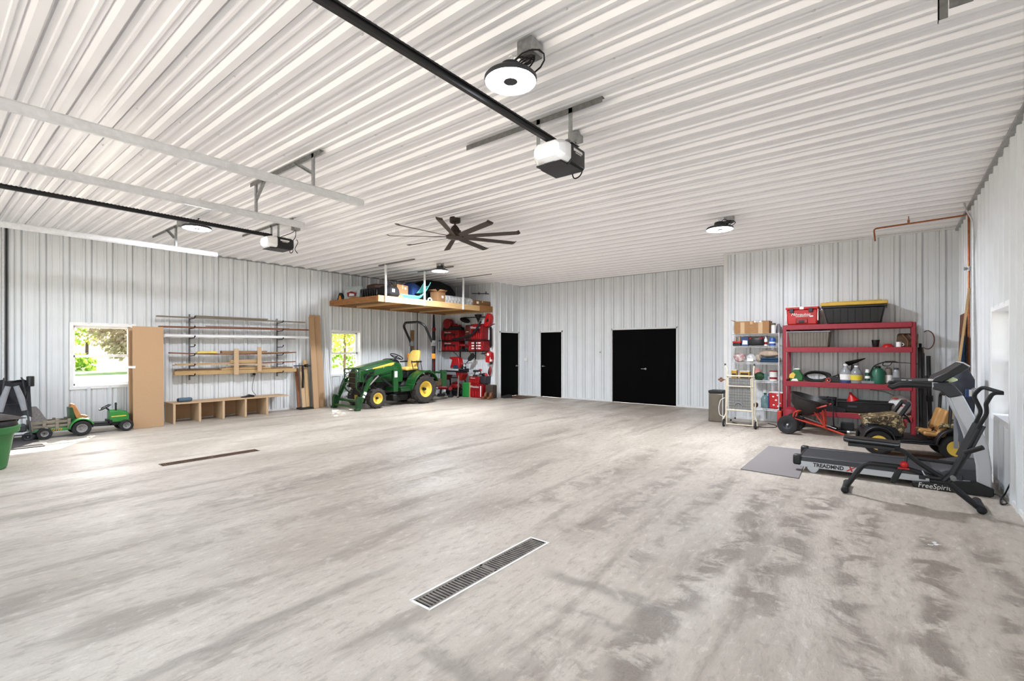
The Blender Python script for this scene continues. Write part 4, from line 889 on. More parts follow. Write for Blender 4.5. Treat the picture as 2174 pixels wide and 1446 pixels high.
t = thing('hanging_bar', 'thin black rod hung on the wall above the loft corner', 'rod', (-10.35, YT-.06, 3.30)); g = M(); g.cyl((-.30, 0, .04), (.45, -.02, -.03), .012, n=8); g.build('rod', m_black, t); g = M(); g.bx(-.02, .0, 0, .05, -.02, .06).bx(.28, .30, 0, .05, -.02, .06); g.build('hook', m_galv, t)
# ------------------------------------------------------------------ the green compact tractor; forward is -Y, its near flank faces +X
t = thing('compact_tractor', 'green compact tractor with yellow seat, yellow wheels and front loader arms', 'tractor', (-10.80, 8.25, 0))
TX, TY = -10.80, 8.25
def T(x, y, z): return Vector((x, y-TY, z))
for sx in (-1, 1):
    wheel(t, T(sx*.46, 9.01, .405), .40, .28, .225, m_tyre, m_yel, m_blkm, 'X', 14, sx, dish=.05)
    wheel(t, T(sx*.42, 7.46, .262), .258, .20, .145, m_tyre, m_yel, m_blkm, 'X', 12, sx, dish=.03)
def tp(name, m, fn, bev=0, par=None, **k):
    g = M(); fn(g); return g.build(name, m, par or t, bev=bev, **k)
tp('axle', m_engine, lambda g: g.cyl(T(-.42, 7.46, .262), T(.42, 7.46, .262), .05).cyl(T(-.46, 9.01, .405), T(.46, 9.01, .405), .09).bx(-.12, .12, 7.36-TY, 7.56-TY, .2, .42))
tp('chassis', m_engine, lambda g: g.bx(-.17, .17, 7.15-TY, 8.3-TY, .34, .56).bx(-.2, .2, 8.2-TY, 9.2-TY, .30, .62).bx(-.25, .25, 8.2-TY, 8.75-TY, .22, .36).bx(-.12, .12, 9.1-TY, 9.4-TY, .4, .7), .02)
tp('engine', m_engine, lambda g: g.bx(-.19, .19, 7.3-TY, 8.1-TY, .5, .82).cyl(T(.2, 8.3, .52), T(.24, 8.3, .52), .09).cyl(T(.15, 8.45, .5), T(.26, 8.45, .5), .05).ell(T(.12, 8.5, .52), (.14, .2, .12), 10, lump=.3).bx(.18, .23, 7.6-TY, 7.9-TY, .55, .66), .01)
# hood: nose low, cowl high
def hood(g):
    for yy in (0,):
        rings = []
        for y, w, z0, zs, z1 in ((7.06, .17, .72, .93, 1.00), (7.12, .235, .68, .96, 1.055), (7.35, .26, .66, 1.0, 1.11), (7.7, .27, .66, 1.06, 1.175), (8.0, .275, .66, 1.10, 1.235), (8.14, .265, .68, 1.12, 1.25)):
            rings.append([T(a*w, y, z) for a, z in ((-1, z0), (-1.02, zs), (-.72, z1-.02), (0, z1), (.72, z1-.02), (1.02, zs), (1, z0))])
        g.loft(rings)
tp('hood', m_green, hood, .008)
tp('grille', m_blkg, lambda g: g.bx(-.16, .16, 7.035-TY, 7.08-TY, .66, .93).bx(-.20, .20, 7.05-TY, 7.12-TY, .54, .70), .012)
tp('side_vent', m_black, lambda g: g.prism([(7.2-TY, .88), (7.75-TY, 1.0), (7.7-TY, .80), (7.25-TY, .72)], .272, .278, 'X').prism([(7.2-TY, .88), (7.75-TY, 1.0), (7.7-TY, .80), (7.25-TY, .72)], -.278, -.272, 'X'))
tp('headlight', m_label, lambda g: [g.ell(T(s*.15, 7.06, .965), (.05, .03, .035), 10) for s in (-1, 1)])
tp('hood_stripe', m_yel, lambda g: g.prism([(7.45-TY, 1.005), (8.05-TY, 1.085), (8.12-TY, 1.12), (8.12-TY, 1.17), (8.0-TY, 1.155), (7.45-TY, 1.035)], .285, .292, 'X'))
tp('cowl', m_green, lambda g: g.prism([(8.10-TY, .62), (8.42-TY, .62), (8.44-TY, .85), (8.36-TY, 1.13), (8.14-TY, 1.2), (8.10-TY, 1.1)], -.30, .30, 'X'), .03)
tp('dashboard', m_black, lambda g: g.prism([(8.14-TY, 1.12), (8.40-TY, 1.05), (8.36-TY, 1.20), (8.24-TY, 1.27), (8.12-TY, 1.25)], -.22, .22, 'X'), .02)
def steer(g):
    c = T(0, 8.44, 1.32); a = Vector((0, .45, .89)); u = Vector((1, 0, 0)); v = a.cross(u)
    g.tube([c+u*.18*math.cos(q)+v*.18*math.sin(q) for q in [i*PI/14 for i in range(28)]], .015, 8, True)
    for q in (PI/2, PI/2+2.1, PI/2-2.1): g.tube([c, c+u*.18*math.cos(q)+v*.18*math.sin(q)], .011, 6)
    g.tube([T(0, 8.3, 1.18), c], .025, 8)
tp('steering_wheel', m_black, steer)
tp('seat', m_seat, lambda g: g.prism([(8.60-TY, .92), (9.02-TY, .94), (9.04-TY, 1.01), (8.95-TY, 1.03), (8.64-TY, 1.02), (8.58-TY, .98)], -.23, .23, 'X'), .035)
tp('seat_back', m_seat, lambda g: g.loft([[T(a*w, y, z) for a, y in ((-1, y0), (-.6, y0-.03), (.6, y0-.03), (1, y0), (.85, y0+.09), (-.85, y0+.09))] for z, w, y0 in ((.98, .20, 8.96), (1.10, .235, 8.99), (1.30, .24, 9.04), (1.44, .20, 9.09), (1.50, .13, 9.11))]), .02)
tp('armrest', m_black, lambda g: [g.bx(s*.25, s*.30, 8.78-TY, 9.1-TY, 1.15, 1.19) for s in (-1, 1)], .01)
tp('seat_suspension', m_black, lambda g: g.bx(-.2, .2, 8.65-TY, 9.1-TY, .70, .93), .03)
tp('floor_deck', m_dgreen, lambda g: g.bx(-.46, .46, 8.2-TY, 8.66-TY, .46, .50).bx(.28, .50, 8.2-TY, 8.68-TY, .38, .46), .01)
for s in (-1, 1):
    def fend(g, s=s):
        R = .47; pts = [(9.01+R*math.cos(math.radians(a)), .405+R*math.sin(math.radians(a))) for a in range(198, 19, -11)]
        pts = [(8.50, .42), (8.54, .52)]+[(y, min(z, .93)+.02*(y > 8.9)) for y, z in pts[3:]]
        g.loft([[T(s*x, y, z+dz) for x, dz in ((.24, 0), (.62, 0), (.62, .035), (.24, .04))] for y, z in pts])
    tp('fender', m_green, fend, .008)
tp('control_lever', m_black, lambda g: [g.tube([T(x, y, .93), T(x+.03, y-.08, 1.16)], .010, 6) for x, y in ((.34, 8.75), (.38, 8.9), (.42, 9.0), (-.36, 8.8))]+[g.ell(T(x+.03, y-.08, 1.18), (.02, .02, .03), 8) for x, y in ((.34, 8.75), (.38, 8.9), (.42, 9.0))])
# roll bar: fixed legs and folded-forward hoop
def leg(s): return lambda g: g.tube([T(s*.47, 9.33, .62), T(s*.47, 9.36, 1.2), T(s*.47, 9.36, 1.72)], .036, 4)
for s in (-1, 1): tp('roll_bar_leg', m_blkm, leg(s), .004)
tp('roll_bar_hoop', m_blkm, lambda g: g.tube(bend([T(-.47, 9.36, 1.68), T(-.47, 9.06, 2.20), T(-.30, 8.98, 2.30), T(.30, 8.98, 2.30), T(.47, 9.06, 2.20), T(.47, 9.36, 1.68)], .09, 5), .035, 8))
for s in (-1, 1): tp('roll_bar_hinge', m_galvd, lambda g: g.bx(s*.42, s*.52, 9.30-TY, 9.42-TY, 1.62, 1.78).cyl(T(s*.40, 9.36, 1.70), T(s*.54, 9.36, 1.70), .018), .006)
for s in (-1, 1): tp('flasher_lamp', m_orange, lambda g: g.bx(s*.50, s*.58, 9.28-TY, 9.36-TY, 1.25, 1.40), .012)
# loader
for s in (-1, 1):
    x = s*.52; x2 = s*.40
    tp('loader_mast', m_green, lambda g: g.bx(x-.05*1, x+.05, 7.90-TY, 8.05-TY, .40, 1.02).bx(min(s*.2, x), max(s*.2, x), 7.92-TY, 8.04-TY, .42, .52), .008)
    tp('loader_arm', m_green, lambda g: g.loft([[T(x+a, y+b*ny, z+b*nz) for a, b in ((-.035, -1), (.035, -1), (.035, 1), (-.035, 1))] for y, z, ny, nz in ((8.02, 1.03, .02, .05), (7.75, 1.02, .01, .07), (7.36, .93, .04, .085), (7.22, .80, .075, .05), (6.96, .26, .06, .03), (6.88, .10, .05, .02))]), .006)
    tp('arm_sticker', m_label, lambda g: g.bx(x+s*.05, x+s*.052, 7.93-TY, 8.02-TY, .78, .94), 0)
    tp('arm_sticker', m_label, lambda g: g.box(T(x+s*.037, 7.04, .42), (.003, .085, .07), (-.42, 0, 0)).box(T(x+s*.037, 7.0, .34), (.003, .07, .05), (-.42, 0, 0)), 0)
    tp('hydraulic_cylinder', m_chrome, lambda g: g.cyl(T(x, 7.18, .62), T(x, 6.90, .25), .014).cyl(T(x, 7.45, .84), T(x, 7.16, .60), .026), 0)
    tp('lift_cylinder', m_blkm, lambda g: g.cyl(T(x, 7.95, .50), T(x, 7.55, .78), .024).cyl(T(x, 7.6, .75), T(x, 7.3, .88), .014), 0)
    tp('quick_hitch', m_dgreen, lambda g: g.prism([(6.80-TY, .03), (6.93-TY, .03), (6.96-TY, .16), (6.93-TY, .32), (6.84-TY, .36), (6.80-TY, .25)], x-.045, x+.045, 'X').bx(x-.06, x+.06, 6.78-TY, 6.9-TY, .0, .06), .008)
tp('cross_tube', m_green, lambda g: g.cyl(T(-.52, 6.98, .22), T(.52, 6.98, .22), .035, n=14).bx(-.5, .5, 6.82-TY, 6.86-TY, .07, .12), 0)
tp('cross_brace', m_dgreen, lambda g: g.cyl(T(-.52, 7.32, .86), T(.52, 7.32, .86), .03).bx(-.5, .5, 7.2-TY, 7.23-TY, .52, .58), 0)
tp('brush_guard', m_dgreen, lambda g: [g.tube(bend([T(-.26, 7.12, .4), T(-.26, 6.98, .52), T(-.26, 6.98, 1.02), T(.26, 6.98, 1.02), T(.26, 6.98, .52), T(.26, 7.12, .4)], .06), .018, 8)]+[g.cyl(T(-.26, 6.98, z), T(.26, 6.98, z), .010, n=8) for z in (.66, .80, .92)], 0)
tp('hydraulic_hose', m_blk2, lambda g: [g.tube(bend([T(s*.45, 7.9, .9), T(s*.40, 7.4, .80), T(s*.46, 7.2, .95), T(s*.48, 7.0, .6), T(s*.48, 6.95, .3)], .12), .010, 6) for s in (-1, 1)]+[g.tube(bend([T(.48, 7.3, .93), T(.2, 7.0, 1.05), T(-.2, 7.0, 1.02), T(-.48, 7.3, .93)], .1), .009, 6)], 0)
# rear hitch
tp('three_point_hitch', m_rust, lambda g: [g.box(T(s*.22, 9.62, .42), (.03, .62, .06), (.1, 0, 0)) for s in (-1, 1)]+[g.box(T(0, 9.55, .75), (.05, .36, .05), (-.2, 0, 0)), g.bx(.2, .42, 9.45-TY, 9.75-TY, .45, .66)], .004)
tp('rear_guard', m_green, lambda g: g.bx(.30, .40, 9.80-TY, 9.98-TY, .42, .88).bx(-.40, -.30, 9.80-TY, 9.98-TY, .42, .88).bx(-.4, .4, 9.85-TY, 9.9-TY, .8, .86), .008)
tp('mower_belly', m_engine, lambda g: g.bx(-.3, .3, 8.1-TY, 8.6-TY, .12, .3).cyl(T(.1, 8.3, .18), T(.32, 8.3, .18), .07), .03)
# things behind the tractor
# ------------------------------------------------------------------ tool corner behind the tractor
Yw = YT-.03
p = at(921, 690, Y=10.6)
t = thing('tall_pole', 'tall black pole with red clamp standing behind the tractor roll bar', 'pole', (p.x, 10.6, 0))
g = M(); g.tube([(0, 0, .0), (0, 0, 1.9), (0, 0, 2.35), (0, 0, 2.66)], [.05, .055, .04, .025], 12); g.build('pole', m_blkm, t)
g = M(); g.box((.05, -.04, 2.17), (.09, .09, .09)).box((.03, -.04, 1.0), (.06, .05, .30)); g.build('clamp', m_red, t, bev=.012)
p = at(886, 700, X=XL+.10)
t = thing('wall_rod', 'thin black rod standing against the ribbed wall under the loft', 'rod', (p.x, p.y, 0)); g = M(); g.cyl((0, 0, 0.002), (0, 0, 2.69), .014, n=8); g.build('rod', m_black, t)
p = at(878, 720, X=XL+.06); o = M().box((0, 0, .80), (.03, .13, 1.60)).build('plank', m_cedar, None, loc=(p.x-.01, p.y-.04, .90-.897)); tag(o, 'brown plank standing on end beside the thin black rod', 'board'); o.scale.z = 1.33
m_case = m_red
# wall shelf: two boards on brackets with chrome posts at one end
SX0, SX1 = -12.0+.12, -9.86
t = thing('tool_shelf', 'black two-tier tool shelf on the corner wall with chrome end posts', 'shelf', (-10.9, 11.2, 1.45))
for z in (1.47, 1.82):
    g = M(); g.bx(SX0+10.9, SX1+10.9, -.20, .17, z-1.45-.025, z-1.45); g.build('shelf_board', m_black, t, bev=.003)
for x in (SX0+.02, SX0+.14):
    g = M(); g.cyl((x+10.9, -.19, -1.447), (x+10.9, -.19, .40), .014, n=10); g.build('post', m_chrome, t)
for x in (-11.2, -10.5, -9.95):
    g = M(); g.bx(x+10.9-.012, x+10.9+.012, .14, .17, -.25, .37).tube([(x+10.9, .15, -.22), (x+10.9, -.15, -.005)], .008, 6); g.build('bracket', m_blkm, t)
def kit(name, label, x, y, z, d, m=m_red, logo=True, latch=True, group='red tool cases', cat='tool case'):
    """moulded tool case, ribbed front facing -Y"""
    t = thing(name, label, cat, (x, y, z), 0, group); w, dp, h = d
    g = M(); g.taper((0, 0, 0), (w*.97, dp*.95), (w, dp), h*.55).taper((0, 0, h*.55), (w, dp), (w*.96, dp*.93), h*.45)
    g.use(1)
    for i in range(5): xx = -w*.38+w*.19*i; g.bx(xx-w*.03, xx+w*.03, -dp*.5-.006, -dp*.45, h*.08, h*.46)
    g.build('shell', [m, m_redb], t, bev=.006)
    if latch:
        g = M(); g.bx(-w*.30, -w*.20, -dp*.5-.014, -dp*.46, h*.42, h*.64).bx(w*.20, w*.30, -dp*.5-.014, -dp*.46, h*.42, h*.64); g.build('latch', m_black, t, bev=.003)
        g = M(); g.tube(bend([(-w*.16, -dp*.5, h*.62), (-w*.16, -dp*.5-.03, h*.62), (w*.16, -dp*.5-.03, h*.62), (w*.16, -dp*.5, h*.62)], .015), .010, 8); g.build('handle', m_black, t)
    if logo: text('Milwaukee', h*.22, m_label, t, (-w*.12, -dp*.5-.004, h*.78), (PI/2, 0, 0), .35)
    return t
kit('tool_case', 'red hard tool case on the upper tool shelf, beside the wall corner', -11.38, 11.20, 1.822, (.84, .30, .33))
kit('tool_case', 'red hard tool case on the lower tool shelf under its twin', -11.38, 11.20, 1.472, (.84, .30, .32))
kit('tool_case', 'red upright tool case on the upper shelf behind the hanging saw', -10.22, 11.22, 1.822, (.50, .28, .50))
kit('bit_organizer', 'red bit organizer with white inserts on the lower tool shelf', -10.22, 11.20, 1.472, (.68, .30, .325), logo=False, latch=False, cat='organizer')
org = [o for o in C.objects if o.name.startswith('bit_organizer')][0]
for i in range(3):
    for j in range(3):
        g = M(); g.bx(-.17+j*.14, -.06+j*.14, -.160, -.152, .06+i*.085, .10+i*.085); g.build('insert', m_label, org, bev=.003)
g = M(); g.bx(-.03, .03, -.165, -.15, .02, .30); g.build('centre_clip', m_black, org)
t = thing('radio', 'dark red box on the upper tool shelf beside the red upright case', 'box', (-10.58, 11.2, 1.822), .0)
g = M(); g.taper((0, 0, 0), (.24, .28), (.22, .26), .48); g.build('body', mat('maroon_plastic', '4f1d19', .5, 0, .15), t, bev=.02); g = M(); g.bx(-.06, .05, -.146, -.14, .25, .275); g.build('label', m_tape, t)
t = thing('hose_reel', 'round red reel standing on the upper red tool case', 'reel', (-11.56, 11.17, 2.152))
g = M(); g.cyl((0, -.10, .22), (0, .10, .22), .17, n=28); g.build('drum', m_red, t, bev=.02); g = M(); g.prism([(-.20, 0), (.20, 0), (.13, .22), (-.13, .22)], -.08, .12, 'Y'); g.build('stand', m_black, t, bev=.01)
t = thing('cordless_saw', 'black and red power saw on the upper red tool case', 'power tool', (-11.17, 11.18, 2.152))
g = M(); g.prism([(-.24, 0), (.26, 0), (.25, .08), (.12, .14), (-.2, .13)], -.08, .08, 'Y'); g.build('body', m_black, t, bev=.015)
g = M(); g.bx(-.16, .14, -.06, .06, .13, .18).bx(-.12, -.02, -.05, .05, .17, .22); g.build('motor', m_red, t, bev=.015)
def drill(label, x, y, z, rz, s=1., m=m_red, name='cordless_drill', lay=0, group='cordless tools'):
    t = thing(name, label, 'power tool', (x, y, z), rz, group)
    if lay: t.rotation_euler.x = lay
    g = M(); g.tube([(-.09*s, 0, .17*s), (.06*s, 0, .17*s), (.09*s, 0, .17*s)], [.036*s, .036*s, .026*s], 12); g.build('motor_body', m, t)
    g = M(); g.tube([(.09*s, 0, .17*s), (.14*s, 0, .17*s), (.15*s, 0, .17*s)], [.024*s, .02*s, .008*s], 10); g.build('chuck', m_blkm, t)
    g = M(); g.tube([(-.03*s, 0, .15*s), (-.05*s, 0, .05*s)], [.024*s, .022*s], 8, flat=.8); g.build('grip', m_black, t)
    g = M(); g.bx(-.10*s, .03*s, -.04*s, .04*s, 0, .055*s); g.build('battery', m_black, t, bev=.006*s)
    return t
drill('small red drill on the lower shelf beside the bit organizer', -10.84, 11.12, 1.472, .3, 1.1); drill('second red drill behind on the lower shelf by the twin cases', -10.72, 11.22, 1.472, 2.4, 1.2); drill('red driver standing on the lower tool shelf next to the drill pair', -10.64, 11.08, 1.472, -.4, .9)
g = M(); g.tube(bend([(-.65, 0, -.02), (-.1, -.02, .05), (.25, -.02, .12), (.45, -.03, .3), (.62, -.03, .52)], .15, 6), .035, 8); o = g.build('black_strap', m_blk2, None, loc=(-10.55, 11.0, 1.86)); tag(o, 'thick black hose slanting up across the red cases', 'hose')
# on the wall beside the outer corner
t = thing('pole_saw', 'black-poled trimmer hung flat on the wall just under the loft', 'trimmer', (-10.45, Yw-.10, 2.54))
g = M(); g.cyl((-.50, 0, .02), (.50, 0, .0), .014, n=8); g.build('shaft', m_black, t)
g = M(); g.ell((-.42, -.03, -.07), (.24, .05, .08), 12, (0, .25, 0)); g.build('guard', m_black, t); g = M(); g.lathe([(.12, .09), (.10, .05), (.03, -.10), (.01, -.17)], (.16, -.02, .0), 14); g.build('cone_head', m_blkm, t)
def poly_tool(name, label, cat, loc, parts, rz=0, ry=0):
    t = thing(name, label, cat, loc, rz); t.rotation_euler.y = ry
    for nm, m, poly, y0, y1 in parts: g = M(); g.prism(poly, y0, y1, 'Y'); g.build(nm, m, t, bev=.012)
    return t
t = poly_tool('chainsaw', 'bright red chainsaw hung on the wall with its bar pointing down', 'chainsaw', (-9.88, Yw-.10, 2.25),
  [('housing', m_redb, [(-.14, .02), (.02, -.04), (.10, .08), (.14, .26), (.10, .38), (.02, .40), (-.05, .32), (-.09, .20)], -.08, .08), ('rear_grip', m_black, [(-.02, .14), (.06, .12), (.09, .20), (.02, .24)], -.095, -.07)])
g = M(); g.prism([(.07, -.03), (.13, -.03), (.135, -.62), (.10, -.68), (.065, -.62)], -.02, .02, 'Y'); g.build('guide_bar', m_blkm, t); g = M(); g.tube(bend([(.02, -.09, -.02), (.12, -.10, -.05), (.22, -.06, .04), (.27, 0, .06)], .05), .014, 8); g.build('front_handle', m_black, t)
t = poly_tool('leaf_blower', 'red and white blower hung on the wall beside the outer corner', 'blower', (-9.83, Yw-.10, 1.12),
  [('housing', m_redb, [(-.10, .0), (.06, -.02), (.11, .10), (.10, .30), (.02, .34), (-.07, .30), (-.11, .12)], -.08, .08), ('white_cap', m_label, [(-.03, .20), (.04, .20), (.06, .26), (.0, .30), (-.05, .26)], -.09, -.07), ('white_strip', m_label, [(.075, .02), (.105, .02), (.105, .16), (.085, .14)], -.09, .02)])
g = M(); g.tube([(-.02, -.03, .31), (-.20, -.05, .27), (-.32, -.05, .26)], [.02, .016, .012], 8); g.build('nozzle', m_black, t); g = M(); g.bx(.03, .08, -.05, .05, -.07, .0); g.build('battery', m_black, t, bev=.008)
t = thing('hand_sander', 'small red and dark tool hung below the blower on the corner wall', 'power tool', (-9.84, Yw-.07, .74)); g = M(); g.ell((0, 0, .10), (.06, .04, .15), 12, (0, .15, 0)); g.build('body', m_red, t); g = M(); g.ell((-.02, -.025, .09), (.03, .03, .10), 10, (0, .15, 0)); g.build('grip', m_black, t); g = M(); g.cyl((0, 0, .22), (.0, .04, .36), .006, n=6); g.build('hook', m_galv, t)
g = M(); g.tube([(0, 0, 0), (.02, -.02, -.07), (.05, -.02, -.11)], .009, 6); o = g.build('wall_hook', m_galv, None, loc=(-9.93, Yw, 1.45)); tag(o, 'small steel wall hook between the chainsaw bar and the blower', 'hook')
# folding work stand with tools
t = thing('work_stand', 'red and black folding work stand with splayed chrome legs', 'work stand', (-11.1, 10.98, 0))
for (sx, sy) in ((-1, -1), (1, -1), (-1, 1), (1, 1)):
    g = M(); g.tube([(sx*.30, sy*.10, .70), (sx*.46, sy*.30, .0)], .022, 10); o = g.build('leg', m_chrome if sy < 0 else m_blkm, t)
    g = M(); g.ell((sx*.46, sy*.30, .02), (.03, .03, .02), 8); g.build('rubber_foot', m_blk2, o)
for sx in (-1, 1):
    g = M(); g.prism([(sx*.12, .80), (sx*.46, .82), (sx*.48, .72), (sx*.38, .52), (sx*.28, .54), (sx*.20, .70)][::sx], -.12, .14, 'Y'); g.build('leg_bracket', m_red, t, bev=.015)
g = M(); g.bx(-.52, .52, -.16, .16, .80, .84); g.build('top', m_black, t, bev=.006); g = M(); g.bx(-.26, .2, -.15, .12, .70, .80); g.build('tray', m_grey, t, bev=.01); g = M(); g.bx(-.34, .26, -.17, -.13, .60, .63); g.build('crossbar', m_blkm, t)
t = thing('miter_saw', 'red bench saw with chrome table on the folding work stand', 'saw', (-11.03, 10.98, .842))
g = M(); g.bx(-.24, .24, -.14, .16, .0, .05); g.build('table', m_galvl, t, bev=.006)
g = M(); g.prism([(-.20, .08), (.22, .08), (.24, .22), (.20, .40), (.02, .44), (-.20, .43), (-.24, .39), (-.10, .34), (-.14, .22)], -.08, .12, 'Y'); g.build('housing', m_redb, t, bev=.025)
g = M(); g.bx(-.02, .18, -.10, -.07, .06, .18); g.build('motor_cap', m_navy, t, bev=.01)
t = thing('shop_brush', 'black paddle-shaped brush leaning up from the bench saw', 'brush', (-10.66, 11.05, 1.05)); t.rotation_euler.y = .85
g = M(); g.cyl((0, 0, -.20), (0, 0, .2), .014, n=8); g.build('handle', m_black, t); g = M(); g.loft([[Vector((x, y, z)) for x, y in ((-w, -.03), (w, -.03), (w, .03), (-w, .03))] for z, w in ((.18, .03), (.25, .07), (.42, .085), (.48, .06))]); g.build('head', m_blk2, t, bev=.01)
t = thing('tool_tray', 'tray of small red and grey hand tools on the stand end', 'tray', (-10.66, 10.96, .842))
g = M(); g.bx(-.10, .12, -.12, .12, 0, .02).bx(-.10, .12, -.12, -.11, 0, .07).bx(-.10, .12, .11, .12, 0, .07); g.build('tray', m_dgrey, t); g = M(); g.ell((0, 0, .10), (.10, .07, .08), 10, lump=.4); g.build('tool', m_blkm, t); g = M(); g.cyl((-.05, -.05, .22), (.36, .0, .26), .012, n=8); g.build('rod', m_greyw, t); g = M(); g.bx(.04, .07, -.05, .0, .05, .2); g.build('scraper', m_label, t)
drill('red and black nailer on the floor under the work stand', -11.35, 10.72, .0, .6, 1.7, name='nail_gun'); drill('red compressor-like power tool lying under the work stand', -10.98, 10.72, .0, 2.2, 1.7, name='nail_gun')
t = thing('air_compressor', 'black and red portable air compressor on the floor beneath the work stand', 'compressor', (-11.15, 11.10, 0))
g = M(); g.tube([(-.38, 0, .14), (-.34, 0, .14), (.34, 0, .14), (.38, 0, .14)], [.05, .12, .12, .05], 20); g.build('tank', m_black, t); g = M(); g.ell((.0, 0, .34), (.22, .12, .12), 12, lump=.25); g.build('pump', m_red, t); g = M(); g.ell((-.42, -.1, .10), (.07, .05, .10), 10); g.build('filter', m_label, t)
g = M()
for sx in (-1, 1): g.bx(sx*.25-.02, sx*.25+.02, -.12, .12, 0, .06)
g.build('foot', m_blk2, t)
t = thing('green_bag', 'bright green upright bag on the floor between work stand and red toolbox', 'bag', (-10.62, 11.12, 0)); g = M(); g.taper((0, 0, 0), (.32, .22), (.30, .18), .46); g.build('body', mat('bag_green', '1f8437', .7, 0, .15, 12, .1), t, bev=.02); g = M(); g.bx(.155, .175, -.10, .10, .0, .47); g.build('edge_panel', m_pine, t)
p = kit('toolbox', 'large red toolbox with white stripe on the floor by the corner', -10.22, 11.20, 0, (.58, .30, .44), latch=False, cat='toolbox')
g = M(); g.bx(.20, .235, -.158, -.148, .04, .38); g.build('white_stripe', m_label, p)
kit('toolbox', 'smaller red tool bag with white lettering on the large red toolbox', -10.30, 11.20, .442, (.44, .28, .22), latch=False, cat='tool bag')
t = thing('grey_tool_bag', 'dark grey open tool bag beside the smaller red one', 'tool bag', (-9.97, 11.24, .442)); g = M(); g.taper((0, 0, 0), (.20, .26), (.24, .28), .24); g.build('body', m_dgrey, t, bev=.02); g = M(); g.ell((-.04, 0, .27), (.10, .09, .06), 10, lump=.4); g.build('tool', m_black, t); g = M(); g.ell((.06, -.04, .27), (.05, .05, .06), 10, lump=.3); g.build('red_tool', m_redb, t)
drill('black tool lying on the smaller red tool bag', -10.32, 11.18, .664, .4, 1.0, m_black); drill('red and white tool beside the black one atop the tool bags', -10.10, 11.14, .72, 2.6, .9, m_redb)
t = thing('woven_bag', 'dark brown soft bag on the floor next to the large red toolbox', 'bag', (-9.72, 11.22, 0)); g = M(); g.taper((0, 0, 0), (.26, .28), (.30, .22), .42); g.build('body', mat('brown_canvas', '3f352d', .9, 0, .3, 16, .2), t, bev=.03)
t = thing('work_boots', 'pair of brown boots on a flat pad beside the dark bag', 'boots', (-9.62, 10.95, 0), .25)
for sx in (-1, 1):
    g = M(); g.loft([[Vector((sx*.09+w*a, y, z)) for a, z in ((-1, .015), (1, .015), (.8, h), (-.8, h))] for y, w, h in ((-.20, .03, .05), (-.16, .05, .08), (-.02, .05, .10), (.02, .045, .20), (.12, .045, .22))]); g.build('boot', m_brown, t, bev=.01)
g = M(); g.bx(-.24, .24, -.24, .20, 0, .012); g.build('pad', m_greyw, t)
t = thing('black_shoes', 'black shoes in front of the narrow corner door', 'shoes', (-9.42, 11.62, 0), -.4)
for sx in (-1, 1):
    g = M(); g.loft([[Vector((sx*.075+w*a, y, z)) for a, z in ((-1, 0), (1, 0), (.8, h), (-.8, h))] for y, w, h in ((-.16, .03, .04), (-.1, .045, .06), (.04, .04, .09), (.14, .04, .10))]); g.build('shoe', m_blk2, t, bev=.01)
g = M(); g.bx(-.40, .40, -.50, .34, 0, .01); o = g.build('door_mat', m_rust, None, loc=(-9.25, 12.1, .002)); tag(o, 'brown doormat on the floor at the narrow corner door', 'doormat')
# ------------------------------------------------------------------ red shelving and its load
SY0, SY1 = 10.65, 11.22
t = thing('red_shelving', 'tall red steel shelving unit of four shelves against the ribbed wall', 'shelf unit', (-.65, 10.93, 0))
def S(x0, x1, y0, y1, z0, z1): return (x0+.65, x1+.65, y0-10.93, y1-10.93, z0, z1)
for x in (-1.655, .285):
    for y in (SY0, SY1-.055):
        g = M(); g.bx(*S(x, x+.065, y, y+.006, 0, 1.985)).bx(*S(x if x < 0 else x+.059, x+.006 if x < 0 else x+.065, y, y+.055, 0, 1.985))
        z = .08
        while z < 1.95:
            g.bx(*S(x+.022, x+.043, y-.003, y+.001, z, z+.022)); z += .052
        g.build('post', m_redsh, t)
    for z in (.25, .9, 1.5, 1.9): g = M(); g.bx(*S(x+.015, x+.05, SY0+.02, SY1-.02, z-.02, z+.02)); g.build('end_brace', m_redsh, t)
SL = [.352, .897, 1.557, 1.99]
for z in SL:
    for y in (SY0-.012, SY1-.04):
        g = M(); g.bx(*S(-1.60, .30, y, y+.04, z-.095, z)); g.build('beam', m_redsh, t, bev=.006)
    g = M(); g.bx(*S(-1.59, .29, SY0+.03, SY1-.03, z-.02, z-.004)); g.build('shelf_board', m_mdf, t)
# cooler
cx = (at(1668, 690, Y=10.72).x+at(1742, 690, Y=10.72).x)/2
t = thing('red_cooler', 'red hard cooler with white-edged lid and black latches on the top shelf', 'cooler', (-1.34, 10.93, 1.99))
g = M(); g.taper((0, 0, 0), (.50, .40), (.53, .43), .30); g.build('body', m_redb, t, bev=.025)
g = M(); g.bx(-.275, .275, -.225, .225, .30, .345); g.build('lid', m_redb, t, bev=.012); g = M(); g.bx(-.27, .27, -.22, .22, .343, .358); g.build('lid_top', m_label, t, bev=.006)
for x in (-.17, .15):
    g = M(); g.bx(x-.035, x+.035, -.245, -.215, .24, .32); g.build('latch', m_black, t, bev=.006)
g = M(); g.bx(-.035, .035, -.234, -.225, .30, .345); g.build('bottle_badge', m_label, t); g = M(); g.bx(.13, .19, -.226, -.212, .15, .175); g.build('badge', m_label, t)
g = M(); g.bx(-.10, .10, -.226, -.20, .03, .12); g.build('front_panel', m_red, t, bev=.01); g = M(); g.bx(-.045, .045, -.232, -.22, .04, .085); g.build('drain', m_black, t, bev=.005)
for s in (-1, 1): g = M(); g.bx(s*.262-.008, s*.262+.008, -.20, -.17, .08, .30); g.build('side_bar', m_label, t)
